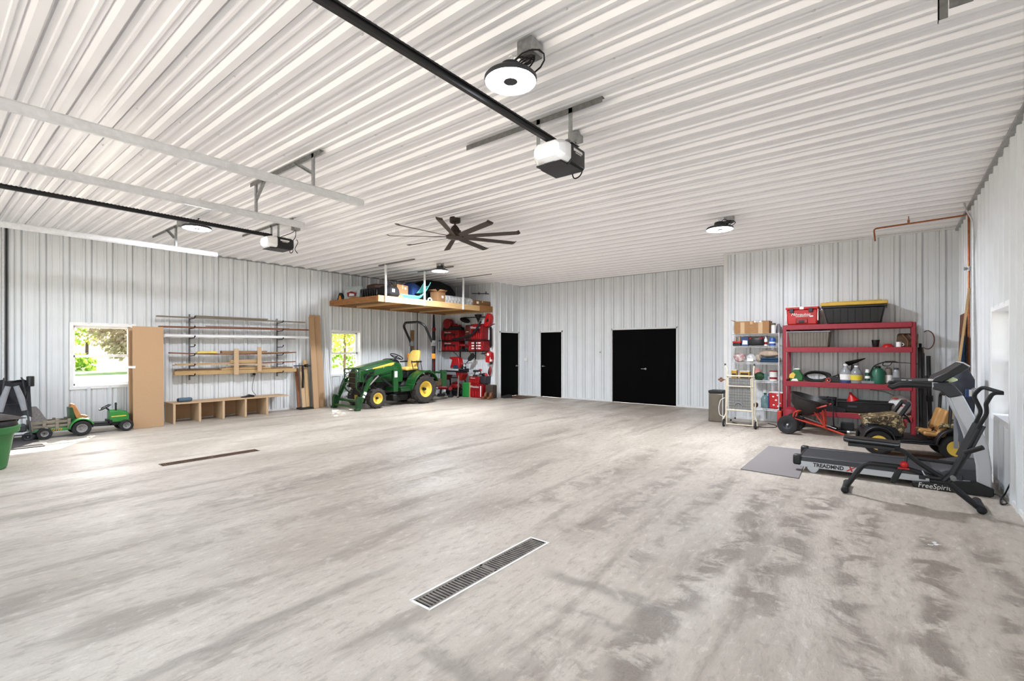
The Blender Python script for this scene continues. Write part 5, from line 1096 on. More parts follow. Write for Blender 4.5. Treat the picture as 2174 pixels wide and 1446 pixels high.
text('Milwaukee', .075, m_label, t, (-.02, -.224, .20), (PI/2-.03, 0, 0), .35); g = M(); g.prism([(-.10, .155), (.14, .165), (.14, .17), (-.10, .165)], -.226, -.218, 'Y'); g.build('underline', m_label, t)
# big tote with yellow lid
x0 = at(1752, 690, Y=10.75).x; x1 = at(1872, 683, Y=10.75).x
t = thing('storage_tote', 'big black storage tote with yellow lid on the top shelf', 'tote', ((x0+x1)/2+.01, 10.96, 1.99))
g = M(); g.taper((0, 0, 0), (.80, .44), (.92, .52), .30); g.build('body', m_black, t, bev=.02)
g = M()
for i in range(7): g.taper((-.33+i*.11, -.225-.0, .02), (.05, .02), (.055, .03), .24, (0, -.035))
g.build('ribbing', m_black, t); b = M(); b.bx(-.49, .49, -.285, .285, .29, .335); b.build('rim', m_blkg, t, bev=.012)
g = M(); g.bx(-.50, .50, -.295, .295, .335, .40); g.build('lid', mat('tote_lid_yellow', 'c9a23a', .5, 0, .08), t, bev=.015); g = M(); g.bx(-.42, .42, -.22, .22, .398, .415); g.build('lid_panel', MATS['tote_lid_yellow'], t, bev=.008)
# grey tote on the shelf below
t = thing('grey_tote', 'grey-brown ribbed tote without lid on the second shelf', 'tote', (-1.23, 10.93, 1.557))
m_taupe = mat('taupe_plastic', '6d665b', .5, 0, .12); g = M(); g.taper((0, 0, 0), (.62, .40), (.68, .46), .305); g.build('body', m_taupe, t, bev=.015); g = M(); g.bx(-.355, .355, -.245, .245, .285, .31); g.build('rim', m_grey, t, bev=.008)
g = M()
for i in range(12): g.taper((-.27+i*.05, -.205, .02), (.012, .012), (.012, .012), .26, (0, -.028))
g.build('ribbing', m_taupe, t)
def jar(name, label, cat, x, y, z, prof, m, parts=(), n=24, group=None):
    t = thing(name, label, cat, (x, y, z), 0, group); g = M(); g.lathe(prof, n=n); g.build('body', m, t)
    for nm, pm, pp in parts: g = M(); g.lathe(pp, n=n); g.build(nm, pm, t)
    return t
def xz(px, py, y): p = at(px, py, Y=y); return p.x
z2 = 1.557
t = jar('black_tumbler', 'black tumbler standing alone on the second red shelf', 'cup', xz(1859, 735, 10.9), 10.9, z2, [(.001, 0), (.045, 0), (.062, .13), (.058, .13), (.042, .01), (.001, .01)], m_blkg)
jar('red_bowl', 'upturned red bowl beside the white mug on the second shelf', 'bowl', xz(1885, 735, 10.88), 10.88, z2, [(.085, 0), (.08, .02), (.05, .055), (.001, .06)], m_redb)
t = jar('white_mug', 'white mug on the second red shelf beside the red bowl', 'mug', xz(1908, 734, 10.85), 10.85, z2, [(.001, 0), (.038, 0), (.042, .09), (.038, .09), (.035, .008), (.001, .008)], m_whitep); g = M(); g.tube(arc((.045, 0, .045), .025, -90, 90, 8, 'Y'), .006, 6); g.build('handle', m_whitep, t)
t = thing('brown_bag', 'brown leather bag with dangling straps at the shelf end', 'bag', (.20, 10.95, z2)); g = M(); g.taper((0, 0, 0), (.24, .22), (.20, .12), .24); g.build('body', mat('dark_brown_bag', '4f3c29', .8, 0, .3, 12), t, bev=.03)
for k in (-.03, .05): g = M(); g.tube(bend([(k, -.11, .22), (k+.08, -.16, .10), (k+.06, -.17, -.02), (k+.12, -.12, .05), (k+.13, .0, .22)], .05), .010, 6); g.build('strap', m_brown, t)
# third shelf
z3 = .897
def Z3(px): return xz(px, 805, 10.85)
t = thing('reel_pack', 'green, yellow and white packaged reel on the third red shelf', 'package', (Z3(1690), 10.84, z3)); g = M(); g.prism([(-.10, 0), (.12, 0), (.13, .10), (.06, .22), (-.02, .22), (-.12, .10)], -.06, .06, 'Y'); g.build('shell', mat('pack_green', '23632f', .5, 0, .2), t, bev=.02)
g = M(); g.prism([(-.11, .06), (-.03, .05), (.0, .13), (-.04, .17), (-.10, .13)], -.068, -.058, 'Y'); g.build('yellow_panel', m_yel, t); g = M(); g.prism([(-.08, .0), (.05, .0), (.02, .05), (-.05, .04)], -.07, -.058, 'Y'); g.build('white_panel', m_label, t); g = M(); g.ell((.02, 0, .23), (.05, .03, .02), 10); g.build('cap', m_label, t)
g = M(); rnd = random.Random(3)
for k in range(8):
    a = k*.8; g.tube([(.15*math.cos(q)*(1+.15*math.sin(a)), .05*math.sin(q)+.012*k-.04, .085+.07*math.sin(q)*(1+.2*math.cos(a))+.02*math.sin(a)*math.cos(q)) for q in [i*PI/9 for i in range(18)]], .011, 6, True)
g.tube(bend([(.10, -.05, .05), (.22, -.06, .10), (.28, -.02, .13), (.26, .05, .06)], .05), .012, 6)
o = g.build('extension_cord', m_blk2, None, loc=(Z3(1733), 10.85, z3)); o.scale = (1.35, 1.1, 1.15); tag(o, 'coiled thick black cord on the third red shelf', 'cord')
t = thing('black_case', 'flat black case with orange ring on the third red shelf', 'case', (Z3(1772), 10.86, z3)); g = M(); g.bx(-.10, .10, -.10, .10, 0, .10); g.build('body', m_black, t, bev=.01); g = M(); g.tube([(-.09+.035*math.cos(a), -.13, .04+.035*math.sin(a)) for a in [i*PI/8 for i in range(16)]], .010, 8, True); g.build('ring', m_orred, t)
def jug(label, px, y, m, h, r, labm, capm, lab2=None, z=z3, name='jug'):
    parts = [('label', labm, [(r*1.005, h*.18), (r*1.01, h*.18), (r*1.01, h*.48), (r*1.005, h*.48)]), ('cap', capm, [(r*.36, h*.95), (r*.36, h*1.04), (.001, h*1.04)])]
    if lab2: parts.append(('base_band', lab2, [(r*1.006, .0), (r*1.012, .004), (r*1.012, h*.13), (r*1.006, h*.13)]))
    return jar(name, label, 'jug', xz(px, 805, y), y, z, [(.001, 0), (r*.95, 0), (r, .01), (r, h*.55), (r*.85, h*.7), (r*.4, h*.9), (r*.32, h), (.001, h)], m, parts)
jug('clear jug with white label and blue base on the third red shelf', 1795, 10.80, m_glassj, .33, .09, m_label, m_label, m_blue)
jug('clear jug with yellow label beside the blue-based jug', 1818, 10.80, m_glassj, .31, .092, mat('yellow_label', 'd8c23c', .6, 0, .1), m_label)
t = thing('funnel_sprayer', 'black wide-mouthed tool leaning behind the two clear jugs', 'tool', (Z3(1813)-.02, 11.0, z3)); g = M(); g.tube([(.0, 0, .15), (.02, 0, .33)], .05, 10); g.build('neck', m_black, t); g = M(); g.loft([[Vector((x*k+sx, y*k, z+x*.25)) for x, y in ((-.14, -.06), (.16, -.05), (.16, .06), (-.14, .06))] for z, k, sx in ((.34, .5, 0), (.40, 1, .02), (.42, 1.05, .02))]); g.build('mouth', m_blkg, t, bev=.012); g = M(); g.bx(-.05, .05, -.05, .05, 0, .16); g.build('base', m_black, t, bev=.01)
t = jar('spray_can', 'small dark green can on the shelf beside the pump sprayer', 'can', Z3(1842), 10.80, z3+.05, [(.001, 0), (.04, 0), (.04, .15), (.001, .15)], mat('can_green', '1b4a39', .4, 0, .1), [('cap', m_label, [(.034, .15), (.03, .21), (.001, .21)]), ('band', m_label, [(.0405, .045), (.041, .045), (.041, .09), (.0405, .09)])])
t.location.z = z3+.046; t = thing('white_tray', 'low pale grey tray under the small green can', 'tray', (Z3(1843), 10.80, z3)); g = M(); g.taper((0, 0, 0), (.18, .14), (.20, .16), .045); g.build('tray', m_grey, t, bev=.006)
m_pgreen = mat('pump_green', '1d5b44', .4, 0, .12)
t = jar('pump_sprayer', 'dark green pump sprayer with black wand on the third red shelf', 'sprayer', Z3(1864), 10.82, z3, [(.001, 0), (.10, 0), (.105, .015), (.105, .21), (.07, .27), (.035, .285), (.001, .285)], m_pgreen, [('pump_head', m_black, [(.04, .275), (.045, .31), (.02, .32), (.001, .32)])])
g = M(); g.tube(bend([(-.04, -.08, .08), (-.12, -.06, .16), (-.06, -.04, .33), (.10, -.04, .395), (.16, -.04, .39)], .10, 5), .010, 6); g.build('hose', m_black, t); g = M(); g.tube([(.10, -.04, .395), (.22, -.04, .40), (.30, -.04, .385), (.52, -.04, .375), (.55, -.04, .36)], [.016, .016, .006, .005, .004], 8); g.tube(bend([(.08, -.04, .385), (.06, -.04, .33), (.16, -.04, .32), (.2, -.04, .39)], .03), .008, 6); g.build('wand', m_black, t)
t = jar('tall_bottle', 'grey-brown bottle between the pump sprayer and the clear bottle', 'bottle', Z3(1886), 10.88, z3, [(.001, 0), (.055, 0), (.055, .2), (.05, .27), (.02, .30), (.001, .30)], m_taupe, [('white_panel', m_label, [(.056, .02), (.057, .02), (.057, .16), (.056, .16)])])
t = jar('clear_bottle', 'clear bottle with white core nearest the shelf post on the third shelf', 'bottle', Z3(1903), 10.84, z3, [(.001, 0), (.065, 0), (.065, .06), (.045, .24), (.03, .27), (.001, .27)], m_glassj, [('core', m_label, [(.03, .02), (.03, .2), (.001, .2)]), ('cap', m_dgrey, [(.034, .25), (.034, .29), (.001, .29)])])
# bottom shelf
z4 = .352
t = thing('long_black_tote', 'long open black tote on the lowest red shelf', 'tote', (-.37, 10.94, z4)); g = M(); d = ((0, 0, 0), (.74, .40), (.80, .46), .20); g.taper(*d); g.build('body', m_black, t, bev=.02); g = M(); g.bx(-.42, .42, -.24, .24, .185, .21); g.build('rim', m_blkm, t, bev=.008); g = M(); g.bx(-.24, -.10, -.236, -.215, .10, .135); g.build('faint_badge', m_dgrey, t)
t = thing('red_funnel', 'red funnel lying on the rim of the long black tote', 'funnel', (-.54, 10.80, z4+.215)); t.rotation_euler.y = -.25; g = M(); g.lathe([(.10, .0), (.095, .0), (.02, .12), (.012, .16), (.018, .16), (.026, .12), (.105, .0)], n=28, closed=True); g.build('cone', m_redb, t)
t = thing('battery_box', 'black battery box with strap on the lowest shelf beside the tote', 'box', (-.94, 10.94, z4)); g = M(); g.taper((0, 0, 0), (.24, .2), (.26, .22), .20); g.bx(-.14, .14, -.12, .12, .20, .25); g.build('body', m_black, t, bev=.012); g = M(); g.bx(-.012, .012, -.125, .125, .0, .254); g.build('strap', m_blk2, t)
t = thing('grey_scoop', 'dark grey scoop tray on the lowest shelf in front of the battery box', 'scoop', (-.90, 10.74, z4)); g = M(); g.loft([[Vector((x, y*k, z)) for y, z in ((-.1, .02+h), (-.06, 0), (.06, 0), (.1, .02+h))] for x, k, h in ((-.2, 1, .15), (.0, .9, .10), (.26, .5, .04))]); g.build('tray', m_dgrey, t, bev=.006)
t = thing('white_sack', 'white sack with red print slumped on the lowest red shelf', 'sack', (.13, 10.92, z4)); g = M(); g.ell((0, 0, .16), (.17, .16, .19), 14, lump=.12); g.build('sack', mat('sack_white', 'cfccc8', .6, 0, .12, 12, .2), t); g = M(); g.ell((.0, -.15, .17), (.05, .012, .035), 8).ell((.07, -.145, .27), (.03, .012, .02), 8).ell((-.06, -.14, .3), (.05, .012, .012), 8); g.build('red_print', m_redb, t)
g = M(); g.tube(bend([(-.42, 0, .42), (-.20, .0, .40), (-.02, 0, .30), (.03, -.02, .18)], .12, 5), .010, 6); o = g.build('grey_hose', m_grey, None, loc=(.13, 10.98, z4)); tag(o, 'grey hose arching from the white sack under the third shelf', 'hose')
t = thing('red_bucket', 'dull red rounded lid at the foot of the shelf post behind the spreader', 'lid', (-1.47, 10.60, .30)); t.location = (-1.50, 10.60, 0.0); g = M(); g.lathe([(.001, .0), (.11, .0), (.14, .29), (.12, .36), (.05, .40), (.001, .41)], n=24); g.build('bucket', m_redsh, t)
t = thing('gas_can', 'orange-red fuel can between wire rack and red shelving', 'fuel can', (-1.70, 10.72, 0)); g = M(); g.bx(-.045, .035, -.12, .12, 0, .31); g.build('body', m_orred, t, bev=.02); g = M(); g.cyl((0, -.05, .3), (0, -.05, .38), .02, n=10); g.build('spout', m_black, t)
t = thing('string_trimmer', 'black trimmer leaning at the bottom red beam with its head on the floor', 'trimmer', (-.80, 10.42, 0)); g = M(); g.tube([(.0, .02, .08), (-.04, .2, .62)], .010, 8); g.build('shaft', m_black, t); g = M(); g.ell((-.02, 0, .07), (.09, .07, .055), 12).cyl((.05, 0, .05), (.2, -.02, .04), .035, n=12); g.build('head', m_black, t); g = M(); g.bx(.10, .30, -.02, .02, .06, .21); g.build('guard', m_blk2, t, bev=.02); g = M(); g.cyl((.2, -.03, .04), (.24, -.035, .04), .025, n=12); g.build('cap', m_galvl, t)
# ------------------------------------------------------------------ chrome wire rack
WX0, WX1, WY0, WY1 = -2.655, -1.75, 10.85, 11.20
wr = thing('wire_rack', 'narrow chrome wire rack with five shelves beside the red shelving', 'shelf unit', (-2.2, 11.02, 0))
WL = [.307, .877, 1.248, 1.588, 1.842]
for x in (WX0, WX1):
    for y in (WY0, WY1):
        g = M(); g.cyl((x+2.2, y-11.02, .012), (x+2.2, y-11.02, 1.86), .011, n=10); p_ = g.build('post', m_galvl, wr); g = M(); g.cyl((x+2.2, y-11.02, 0), (x+2.2, y-11.02, .03), .016, n=10); g.build('foot', m_black, p_)
for z in WL:
    g = M()
    for y in (WY0, WY1): g.cyl((WX0+2.2, y-11.02, z-.004), (WX1+2.2, y-11.02, z-.004), .004, n=6).cyl((WX0+2.2, y-11.02, z-.034), (WX1+2.2, y-11.02, z-.034), .004, n=6)
    for x in (WX0, WX1): g.cyl((x+2.2, WY0-11.02, z-.004), (x+2.2, WY1-11.02, z-.004), .004, n=6)
    for i in range(30): x = WX0+2.2+(WX1-WX0)*(i+.5)/30; g.cyl((x, WY0-11.02, z-.003), (x, WY1-11.02, z-.003), .003, n=4)
    for i in range(15):
        x = WX0+2.2+(WX1-WX0)*i/15; dx = (WX1-WX0)/15; g.tube([(x, WY0-11.02, z-.034), (x+dx/2, WY0-11.02, z-.004), (x+dx, WY0-11.02, z-.034)], .002, 4)
    g.build('wire_shelf', m_galvl, wr)
def WXp(px, y=10.98): return xz(px, 720, y)
carton('cardboard box with tape strips on top of the wire rack', -2.26, 11.02, (.66, .32), .26, m_card, 0, lab=('y', .12, .245, .14, .03), z=WL[4]+.002, group='boxes by the shelving', name='cardboard_box')
bx_ = [o for o in C.objects if o.get('label', '').startswith('cardboard box with tape')][0]
for x in (-.17, .17): g = M(); g.bx(x-.04, x+.04, -.1615, -.16, .0, .24); g.build('tape_strip', m_tape, bx_)
g = M(); g.quad((-.33, -.16, .26), (-.33, .16, .26), (-.40, .16, .29), (-.40, -.16, .29)); g.build('flap', m_card, bx_, solid=.006)
text('DZ', .05, m_black, bx_, (.12, -.163, .245), (PI/2, 0, 0))
jar('white_bottle', 'white bottle with olive cap on the wire rack beside the carton', 'bottle', -1.87, 10.98, WL[4]+.002, [(.001, 0), (.045, 0), (.045, .14), (.04, .17), (.001, .17)], m_whitep, [('cap', mat('olive_cap', '6e6a48', .5, 0, .1), [(.04, .17), (.04, .21), (.001, .21)])])
jar('grey_bottle', 'grey bottle behind the white one on the wire rack top', 'bottle', -1.80, 11.12, WL[4]+.002, [(.001, 0), (.04, 0), (.04, .14), (.02, .2), (.001, .2)], m_grey)
z = WL[3]+.002
t = thing('caddy', 'red and black caddy on the second wire shelf', 'caddy', (WXp(1566), 11.0, z)); g = M(); g.bx(-.08, .08, -.1, .1, 0, .06); g.build('base', m_black, t, bev=.01); g = M(); g.bx(-.085, .085, -.105, .105, .06, .10); g.build('tray', m_redb, t, bev=.01); g = M(); g.bx(-.05, -.02, -.04, .04, .10, .19).bx(.02, .06, -.04, .04, .10, .2); g.build('bottle', m_tan, t, bev=.01)
t = thing('powder_box', 'blue box with pale label on the second wire shelf', 'box', (WXp(1583), 10.97, z)); g = M(); g.bx(-.065, .065, -.06, .06, 0, .19); g.build('carton', m_blue, t, bev=.004); g = M(); g.prism([(-.05, .03), (.05, .03), (.05, .11), (-.04, .12)], -.063, -.06, 'Y'); g.build('label', m_label, t)
t = thing('duffel', 'black sports bag with crimson patches on the second wire shelf', 'bag', (WXp(1606), 10.99, z)); g = M(); g.loft([[Vector((x, y*k, .09+zz*k)) for y, zz in ((-.09, -.08), (.09, -.08), (.11, .0), (.09, .08), (-.09, .08), (-.11, 0))] for x, k in ((-.15, .75), (-.10, 1.05), (.10, 1.05), (.15, .75))]); g.build('body', m_black, t, bev=.012)
for s in (-1, 1): g = M(); g.ell((s*.10, -.07, .15), (.045, .04, .03), 10); g.build('patch', m_red, t)
jar('white_spray_bottle', 'white bottle with red stripe on the second wire shelf', 'bottle', WXp(1626), 10.97, z, [(.001, 0), (.032, 0), (.032, .13), (.016, .16), (.016, .19), (.001, .19)], m_whitep, [('stripe', m_red, [(.0325, .03), (.033, .03), (.033, .08), (.0325, .08)])])
jar('blue_jar', 'blue jar with white mark on the second wire shelf', 'jar', WXp(1640), 10.97, z, [(.001, 0), (.06, 0), (.06, .13), (.05, .15), (.05, .17), (.001, .17)], mat('jar_blue', '2f5aa0', .3, 0, .1), [('mark', m_label, [(.0605, .05), (.061, .05), (.061, .08), (.0605, .08)])])
z = WL[2]+.002
def clothpile(name, label, cat, x, y, z, r, m, lump=.3, n=18, seed=2, rot=None):
    random.seed(seed); g = M(); g.ell((0, 0, r[2]*.8), r, n, rot, lump=lump); o = g.build(name, m, None, loc=(x, y, z+r[2]*.15)); return tag(o, label, cat)
clothpile('patterned_cloth', 'crumpled red and white cloth on the third wire shelf', 'cloth', WXp(1570), 11.0, z, (.12, .10, .09), mat('red_white_cloth', '9c3038', .9, 0, .1, 16, .2, col2='d9d4d0'))
t = thing('bagged_supplies', 'clear bag with white label on the third wire shelf', 'bag', WXp(1595) and (WXp(1595), 10.98, z)); random.seed(5); g = M(); g.ell((0, 0, .085), (.10, .09, .085), 14, lump=.2); g.build('bag', m_film, t); g = M(); g.bx(-.06, .06, -.105, -.095, .02, .08); g.build('label', m_label, t)
t = thing('folded_blanket', 'folded dark teal blanket under the tan cloth on the third wire shelf', 'blanket', (WXp(1635), 10.99, z)); g = M(); g.bx(-.17, .17, -.12, .12, 0, .05).bx(-.165, .17, -.115, .12, .052, .10); g.build('fold', m_navy, t, bev=.02)
clothpile('tan_cloth', 'rumpled tan cloth heaped on the teal blanket', 'cloth', WXp(1633), 11.0, z+.105, (.19, .10, .075), m_tan, .16, 20, 8)
clothpile('tan_towel', 'pale tan towel slumped beside the teal blanket on the third wire shelf', 'towel', WXp(1611), 11.0, z, (.07, .09, .10), mat('pale_towel', 'a99c8e', .9, 0, .2, 16), .25, 14, 21)
z = WL[1]+.002
for i, (px, w, zz, h, lb_) in enumerate(((1560, .10, 0, .19, 'amber and white carton on the fourth wire shelf behind the cart'), (1582, .20, 0, .08, 'lower yellow and black box on the fourth wire shelf'), (1582, .19, .081, .09, 'upper yellow and black box on the fourth wire shelf'))):
    t = thing('yellow_box', lb_, 'box', (WXp(px, 10.95), 10.95, z+zz), 0, 'yellow boxes on the wire rack'); g = M(); g.bx(-w/2, w/2, -.07, .07, 0, h); g.build('carton', mat('box_yellow', 'b8923a', .6, 0, .2, 20), t, bev=.003); g = M(); g.bx(-w*.4, w*.4, -.0715, -.0705, h*.25, h*.65); g.build('print', m_black, t); g = M(); g.bx(-w/2, w/2, -.07, .07, h, h+.012) if i != 1 else g.bx(-w*.3, w*.3, -.0725, -.0715, h*.1, h*.2); g.build('panel', m_label, t)
clothpile('pink_flowers', 'small pink bundle on the fourth wire shelf above the green vase', 'bundle', WXp(1606), 11.08, z+.10, (.07, .05, .07), mat('pink_cloth', 'd99a93', .8, 0, .2, 14), .3, 12, 4); clothpile('green_leaves', 'dark green crumpled bag on the fourth wire shelf', 'bag', WXp(1612), 11.02, z, (.10, .07, .08), m_dgreen, .35, 12, 6)
jar('drinking_glass', 'pale green glass beside the red and white paint can', 'glass', WXp(1626), 10.98, z, [(.001, 0), (.03, 0), (.038, .14), (.034, .14), (.027, .01), (.001, .01)], m_water)
jar('paint_can', 'red and white paint can on the fourth wire shelf', 'can', WXp(1642), 10.98, z, [(.001, 0), (.07, 0), (.07, .19), (.072, .195), (.001, .195)], m_label, [('red_band', m_red, [(.0705, .03), (.0715, .03), (.0715, .07), (.0705, .07)]), ('lid', m_red, [(.074, .18), (.074, .2), (.001, .2)])])
z = WL[0]+.002
jar('water_jug', 'clear blue-green water jug on the lowest wire shelf', 'water jug', WXp(1624), 11.0, z, [(.001, 0), (.075, 0), (.08, .02), (.08, .09), (.076, .10), (.08, .11), (.08, .19), (.05, .24), (.025, .26), (.025, .29), (.001, .29)], m_water, [('cap', m_dgreen, [(.028, .28), (.028, .305), (.001, .305)])])
t = thing('cooler_bag', 'red insulated bag with blue side and white print on the lowest wire shelf', 'bag', (WXp(1646)+.01, 10.98, z)); g = M(); g.bx(-.11, .14, -.11, .11, 0, .33); g.build('body', m_redb, t, bev=.02); g = M(); g.bx(-.125, -.10, -.11, .11, 0, .31); g.build('side', m_blue, t, bev=.01); g = M(); g.bx(-.10, .14, -.113, .113, .325, .345); g.build('zip_band', m_label, t)
g = M()
for (x, zz) in ((-.03, .25), (.05, .28), (.02, .18), (.09, .12), (-.02, .08), (.06, .06)): g.ell((x, -.111, zz), (.02, .003, .016), 8)
g.build('print', m_label, t)
clothpile('brown_gourd', 'small brown lumpy thing on the lowest wire shelf', 'ornament', WXp(1605), 10.98, z, (.05, .05, .05), m_rust, .35, 10, 9)
# waste bin, cart, cords
t = thing('step_bin', 'taupe rectangular waste bin with black lid beside the folded cart', 'waste bin', (-2.86, 10.62, 0)); g = M(); g.bx(-.14, .14, -.17, .17, 0, .60); g.build('body', mat('taupe_steel', '6a6256', .4, .4, .1), t, bev=.02); g = M(); g.bx(-.145, .145, -.175, .175, .60, .655); g.build('lid', m_black, t, bev=.012); g = M(); g.bx(.135, .145, -.172, -.12, .02, .6); g.build('seam', m_galvl, t)
ct = thing('folding_cart', 'almond folding utility cart with grey wire panels and small wheels', 'cart', (-2.28, 9.97, 0))
def ctube(name, pts, r=.013, m=m_beige): g = M(); g.tube(pts, r, 8); return g.build(name, m, ct)
for s in (-1, 1):
    x = s*.235
    ctube('upright', bend([(x, -.02, .05), (x, -.02, .33), (x*.96, .0, 1.0)], .05), .015)
    ctube('leg', bend([(x+s*.025, .06, .92), (x+s*.03, .05, .4), (x+s*.02, .02, .25), (x+s*.06, .0, .16), (x+s*.075, -.02, .06)], .06))
    ctube('link', [(x-s*.03, -.03, .96), (x-s*.02, -.035, .40)], .010)
    w_ = wheel(ct, (x+s*.05-.0, -.02, .075), .075, .028, .045, m_tyreb, m_grey, m_galv, 'X', 0, 1, n=24)
    ctube('handle', bend([(x, .02, .98), (x, .05, 1.12), (x-.05 if s < 0 else x, .10, 1.20)], .04), .012)
    g = M(); g.cyl((x-.05 if s < 0 else x, .10, 1.19), (x-.06 if s < 0 else x, .115, 1.23), .016, n=10); g.build('grip', m_black, ct)
for z_, r in ((1.0, .015), (.80, .011), (.335, .016), (.06, .012)): ctube('crossbar', [(-.235, -.02, z_), (.235, -.02, z_)], r)
g = M()
for i in range(9): x = -.19+.38*i/8; g.cyl((x, 0, .36), (x, 0, .96), .003, n=5)
for i in range(12): z_ = .37+.58*i/11; g.cyl((-.2, 0, z_), (.2, 0, z_), .003, n=5)
g.build('wire_basket', m_galvd, ct); g = M(); g.bx(-.19, .19, .006, .012, .36, .96); g.build('panel', mat('smoke_panel', '7b7a76', .5, .2, .1), ct)
g = M(); g.tube(arc((-.02, -.012, .42), .07, 0, 180, 12, 'Y'), .008, 6); g.build('ring', m_grey, ct)
t = thing('wooden_knob', 'brown wooden four-lobed knob poking out beside the cart top', 'knob', (at(1531, 806, Y=10.1).x, 10.1, at(1531, 806, Y=10.1).z)); g = M()
for a in range(4): g.ell((.035*math.cos(a*PI/2), 0, .028*math.sin(a*PI/2)), (.026, .012, .02), 8)
g.build('knob', m_brown, t); g = M(); g.cyl((0, 0, 0), (.12, -.02, 0), .008, n=6); g.build('stem', m_brown, t)
g = M(); g.tube(bend([(-.28, .0, .56), (-.36, -.02, .52), (-.40, -.02, .35), (-.38, 0, .2), (-.28, .02, .18)], .1, 6), .006, 6); o = g.build('white_cord', m_whitep, None, loc=(-2.28, 10.02, 0)); o.name = 'cord_loop'; tag(o, 'white cord looping at the side of the folded cart', 'cord')
g = M(); g.tube(bend([(-.5, .3, .008), (-.2, -.05, .008), (.10, -.02, .008), (.32, .12, .008), (.30, .42, .008), (.1, .6, .008)], .2, 7), .007, 6); o = g.build('black_cord', m_blk2, None, loc=(-2.05, 10.25, 0)); o.name = 'cord_loop'; tag(o, 'black cord curling on the floor behind the folded cart', 'cord')
# ------------------------------------------------------------------ tow-behind spreader
t = thing('broadcast_spreader', 'tow-behind spreader with black hopper and orange-red frame', 'spreader', (-1.33, 10.0, 0), -.10)
wheel(t, (-.08, -.26, .17), .165, .085, .075, m_tyreb, m_dgrey, m_galvl, 'Y', 0, -1); wheel(t, (-.08, .26, .17), .165, .085, .075, m_tyreb, m_dgrey, m_galvl, 'Y', 0, -1)
g = M(); g.cyl((-.08, -.24, .17), (-.08, .24, .17), .014, n=8).box((.05, 0, .24), (.12, .12, .12)); g.build('axle', m_blkm, t)
hp = M(); hp.lathe([(.001, .0), (.08, .0), (.25, .16), (.285, .30), (.30, .31), (.305, .33), (.285, .335), (.27, .31), (.235, .17), (.07, .02), (.001, .02)], n=36); h_ = hp.build('hopper', mat('hopper_black', '1d1a18', .5, 0, .2, 10), t); h_.location = (.10, 0, .345); h_.rotation_euler.y = .32
for sy in (-1, 1):
    g = M(); g.tube(bend([(-.05, sy*.10, .22), (.0, sy*.14, .40), (.14, sy*.16, .44)], .06), .016, 8); g.build('hopper_bracket', m_orred, t)
    g = M(); g.tube([(.0, sy*.12, .27), (.45, sy*.05, .15)], .014, 8).tube([(.45, sy*.05, .15), (.42-.12, sy*.12, .42)], .013, 8).tube([(.45, sy*.05, .15), (.42, sy*.1, .46)], .013, 8).tube(bend([(.30, sy*.16, .50), (.36, sy*.18, .50), (.50, sy*.18, .55)], .03), .014, 8); g.build('frame_tube', m_orred, t)
g = M(); g.tube([(.0, 0, .27), (.80, 0, .03)], .017, 8); g.build('tow_bar', m_orred, t); g = M(); g.tube([(.05, .02, .31), (.6, .02, .14)], .006, 6); g.build('control_rod', m_galvl, t)
# ------------------------------------------------------------------ poles and boards standing in the corner
def stand(name, label, cat, parts, x, y):
    t = thing(name, label, cat, (x, y, 0))
    for nm, m, pts, r in parts: g = M(); g.tube(pts, r, 8); g.build(nm, m, t)
    return t
stand('black_tube', 'tall black tube leaning beside the red shelving post', 'pole', [('tube', m_black, [(0, 0, 0), (-.01, .02, .9), (-.02, .04, 1.55)], [.04, .04, .035]), ('cap', m_blk2, [(-.02, .04, 1.5), (-.02, .04, 1.62)], .02)], .44, 11.05)
stand('black_tube', 'second black tube with dark clip beside the shelving post', 'pole', [('tube', m_black, [(0, 0, 0), (-.03, .02, 1.40)], .03), ('clip', m_blkm, [(-.01, .01, .60), (-.015, .01, .70)], .045)], .56, 11.12)
stand('white_tube', 'thin white tube between the two black ones by the shelving', 'pole', [('tube', m_grey, [(0, 0, 0), (0, .03, 1.05)], .018)], .50, 11.16)
stand('hoop_stand', 'brown hoop with black stem sticking out beyond the shelving post', 'hoop', [('hoop', m_brown, [(0, 0, 1.42)]+[(.05+.09*math.cos(a), 0, 1.68+.16*math.sin(a)) for a in [(-2.2+i*.36) for i in range(13)]], .008), ('stem', m_black, [(0, 0, .002), (0, 0, 1.45)], .012)], .46, 10.98)
p = Vector((.905, 9.58, 2.40)); q = Vector((.665, 9.58, .004))
g = M(); g.loft([[v+Vector(k) for k in ((-.012, -.045, 0), (.012, -.045, 0), (.012, .045, 0), (-.012, .045, 0))] for v in (q, p)]); o = g.build('tan_stick', m_pine, bev=.002); tag(o, 'tan board leaning on the ribbed wall behind the treadmill console', 'board')
o = M().box((0, 0, 1.03), (.02, .66, 2.06)).build('dark_panel', m_brown, None, loc=(.83, 10.16, .004), bev=.002); o.rotation_euler.y = .03; tag(o, 'wide dark brown panel leaning on the wall behind the tan board', 'board')
o = M().box((0, 0, .86), (.05, .10, 1.72)).build('navy_roll', m_navy, None, loc=(.845, 9.70, .004), bev=.012); tag(o, 'dark navy roll standing on end between tan board and brown panel', 'roll')
random.seed(11)
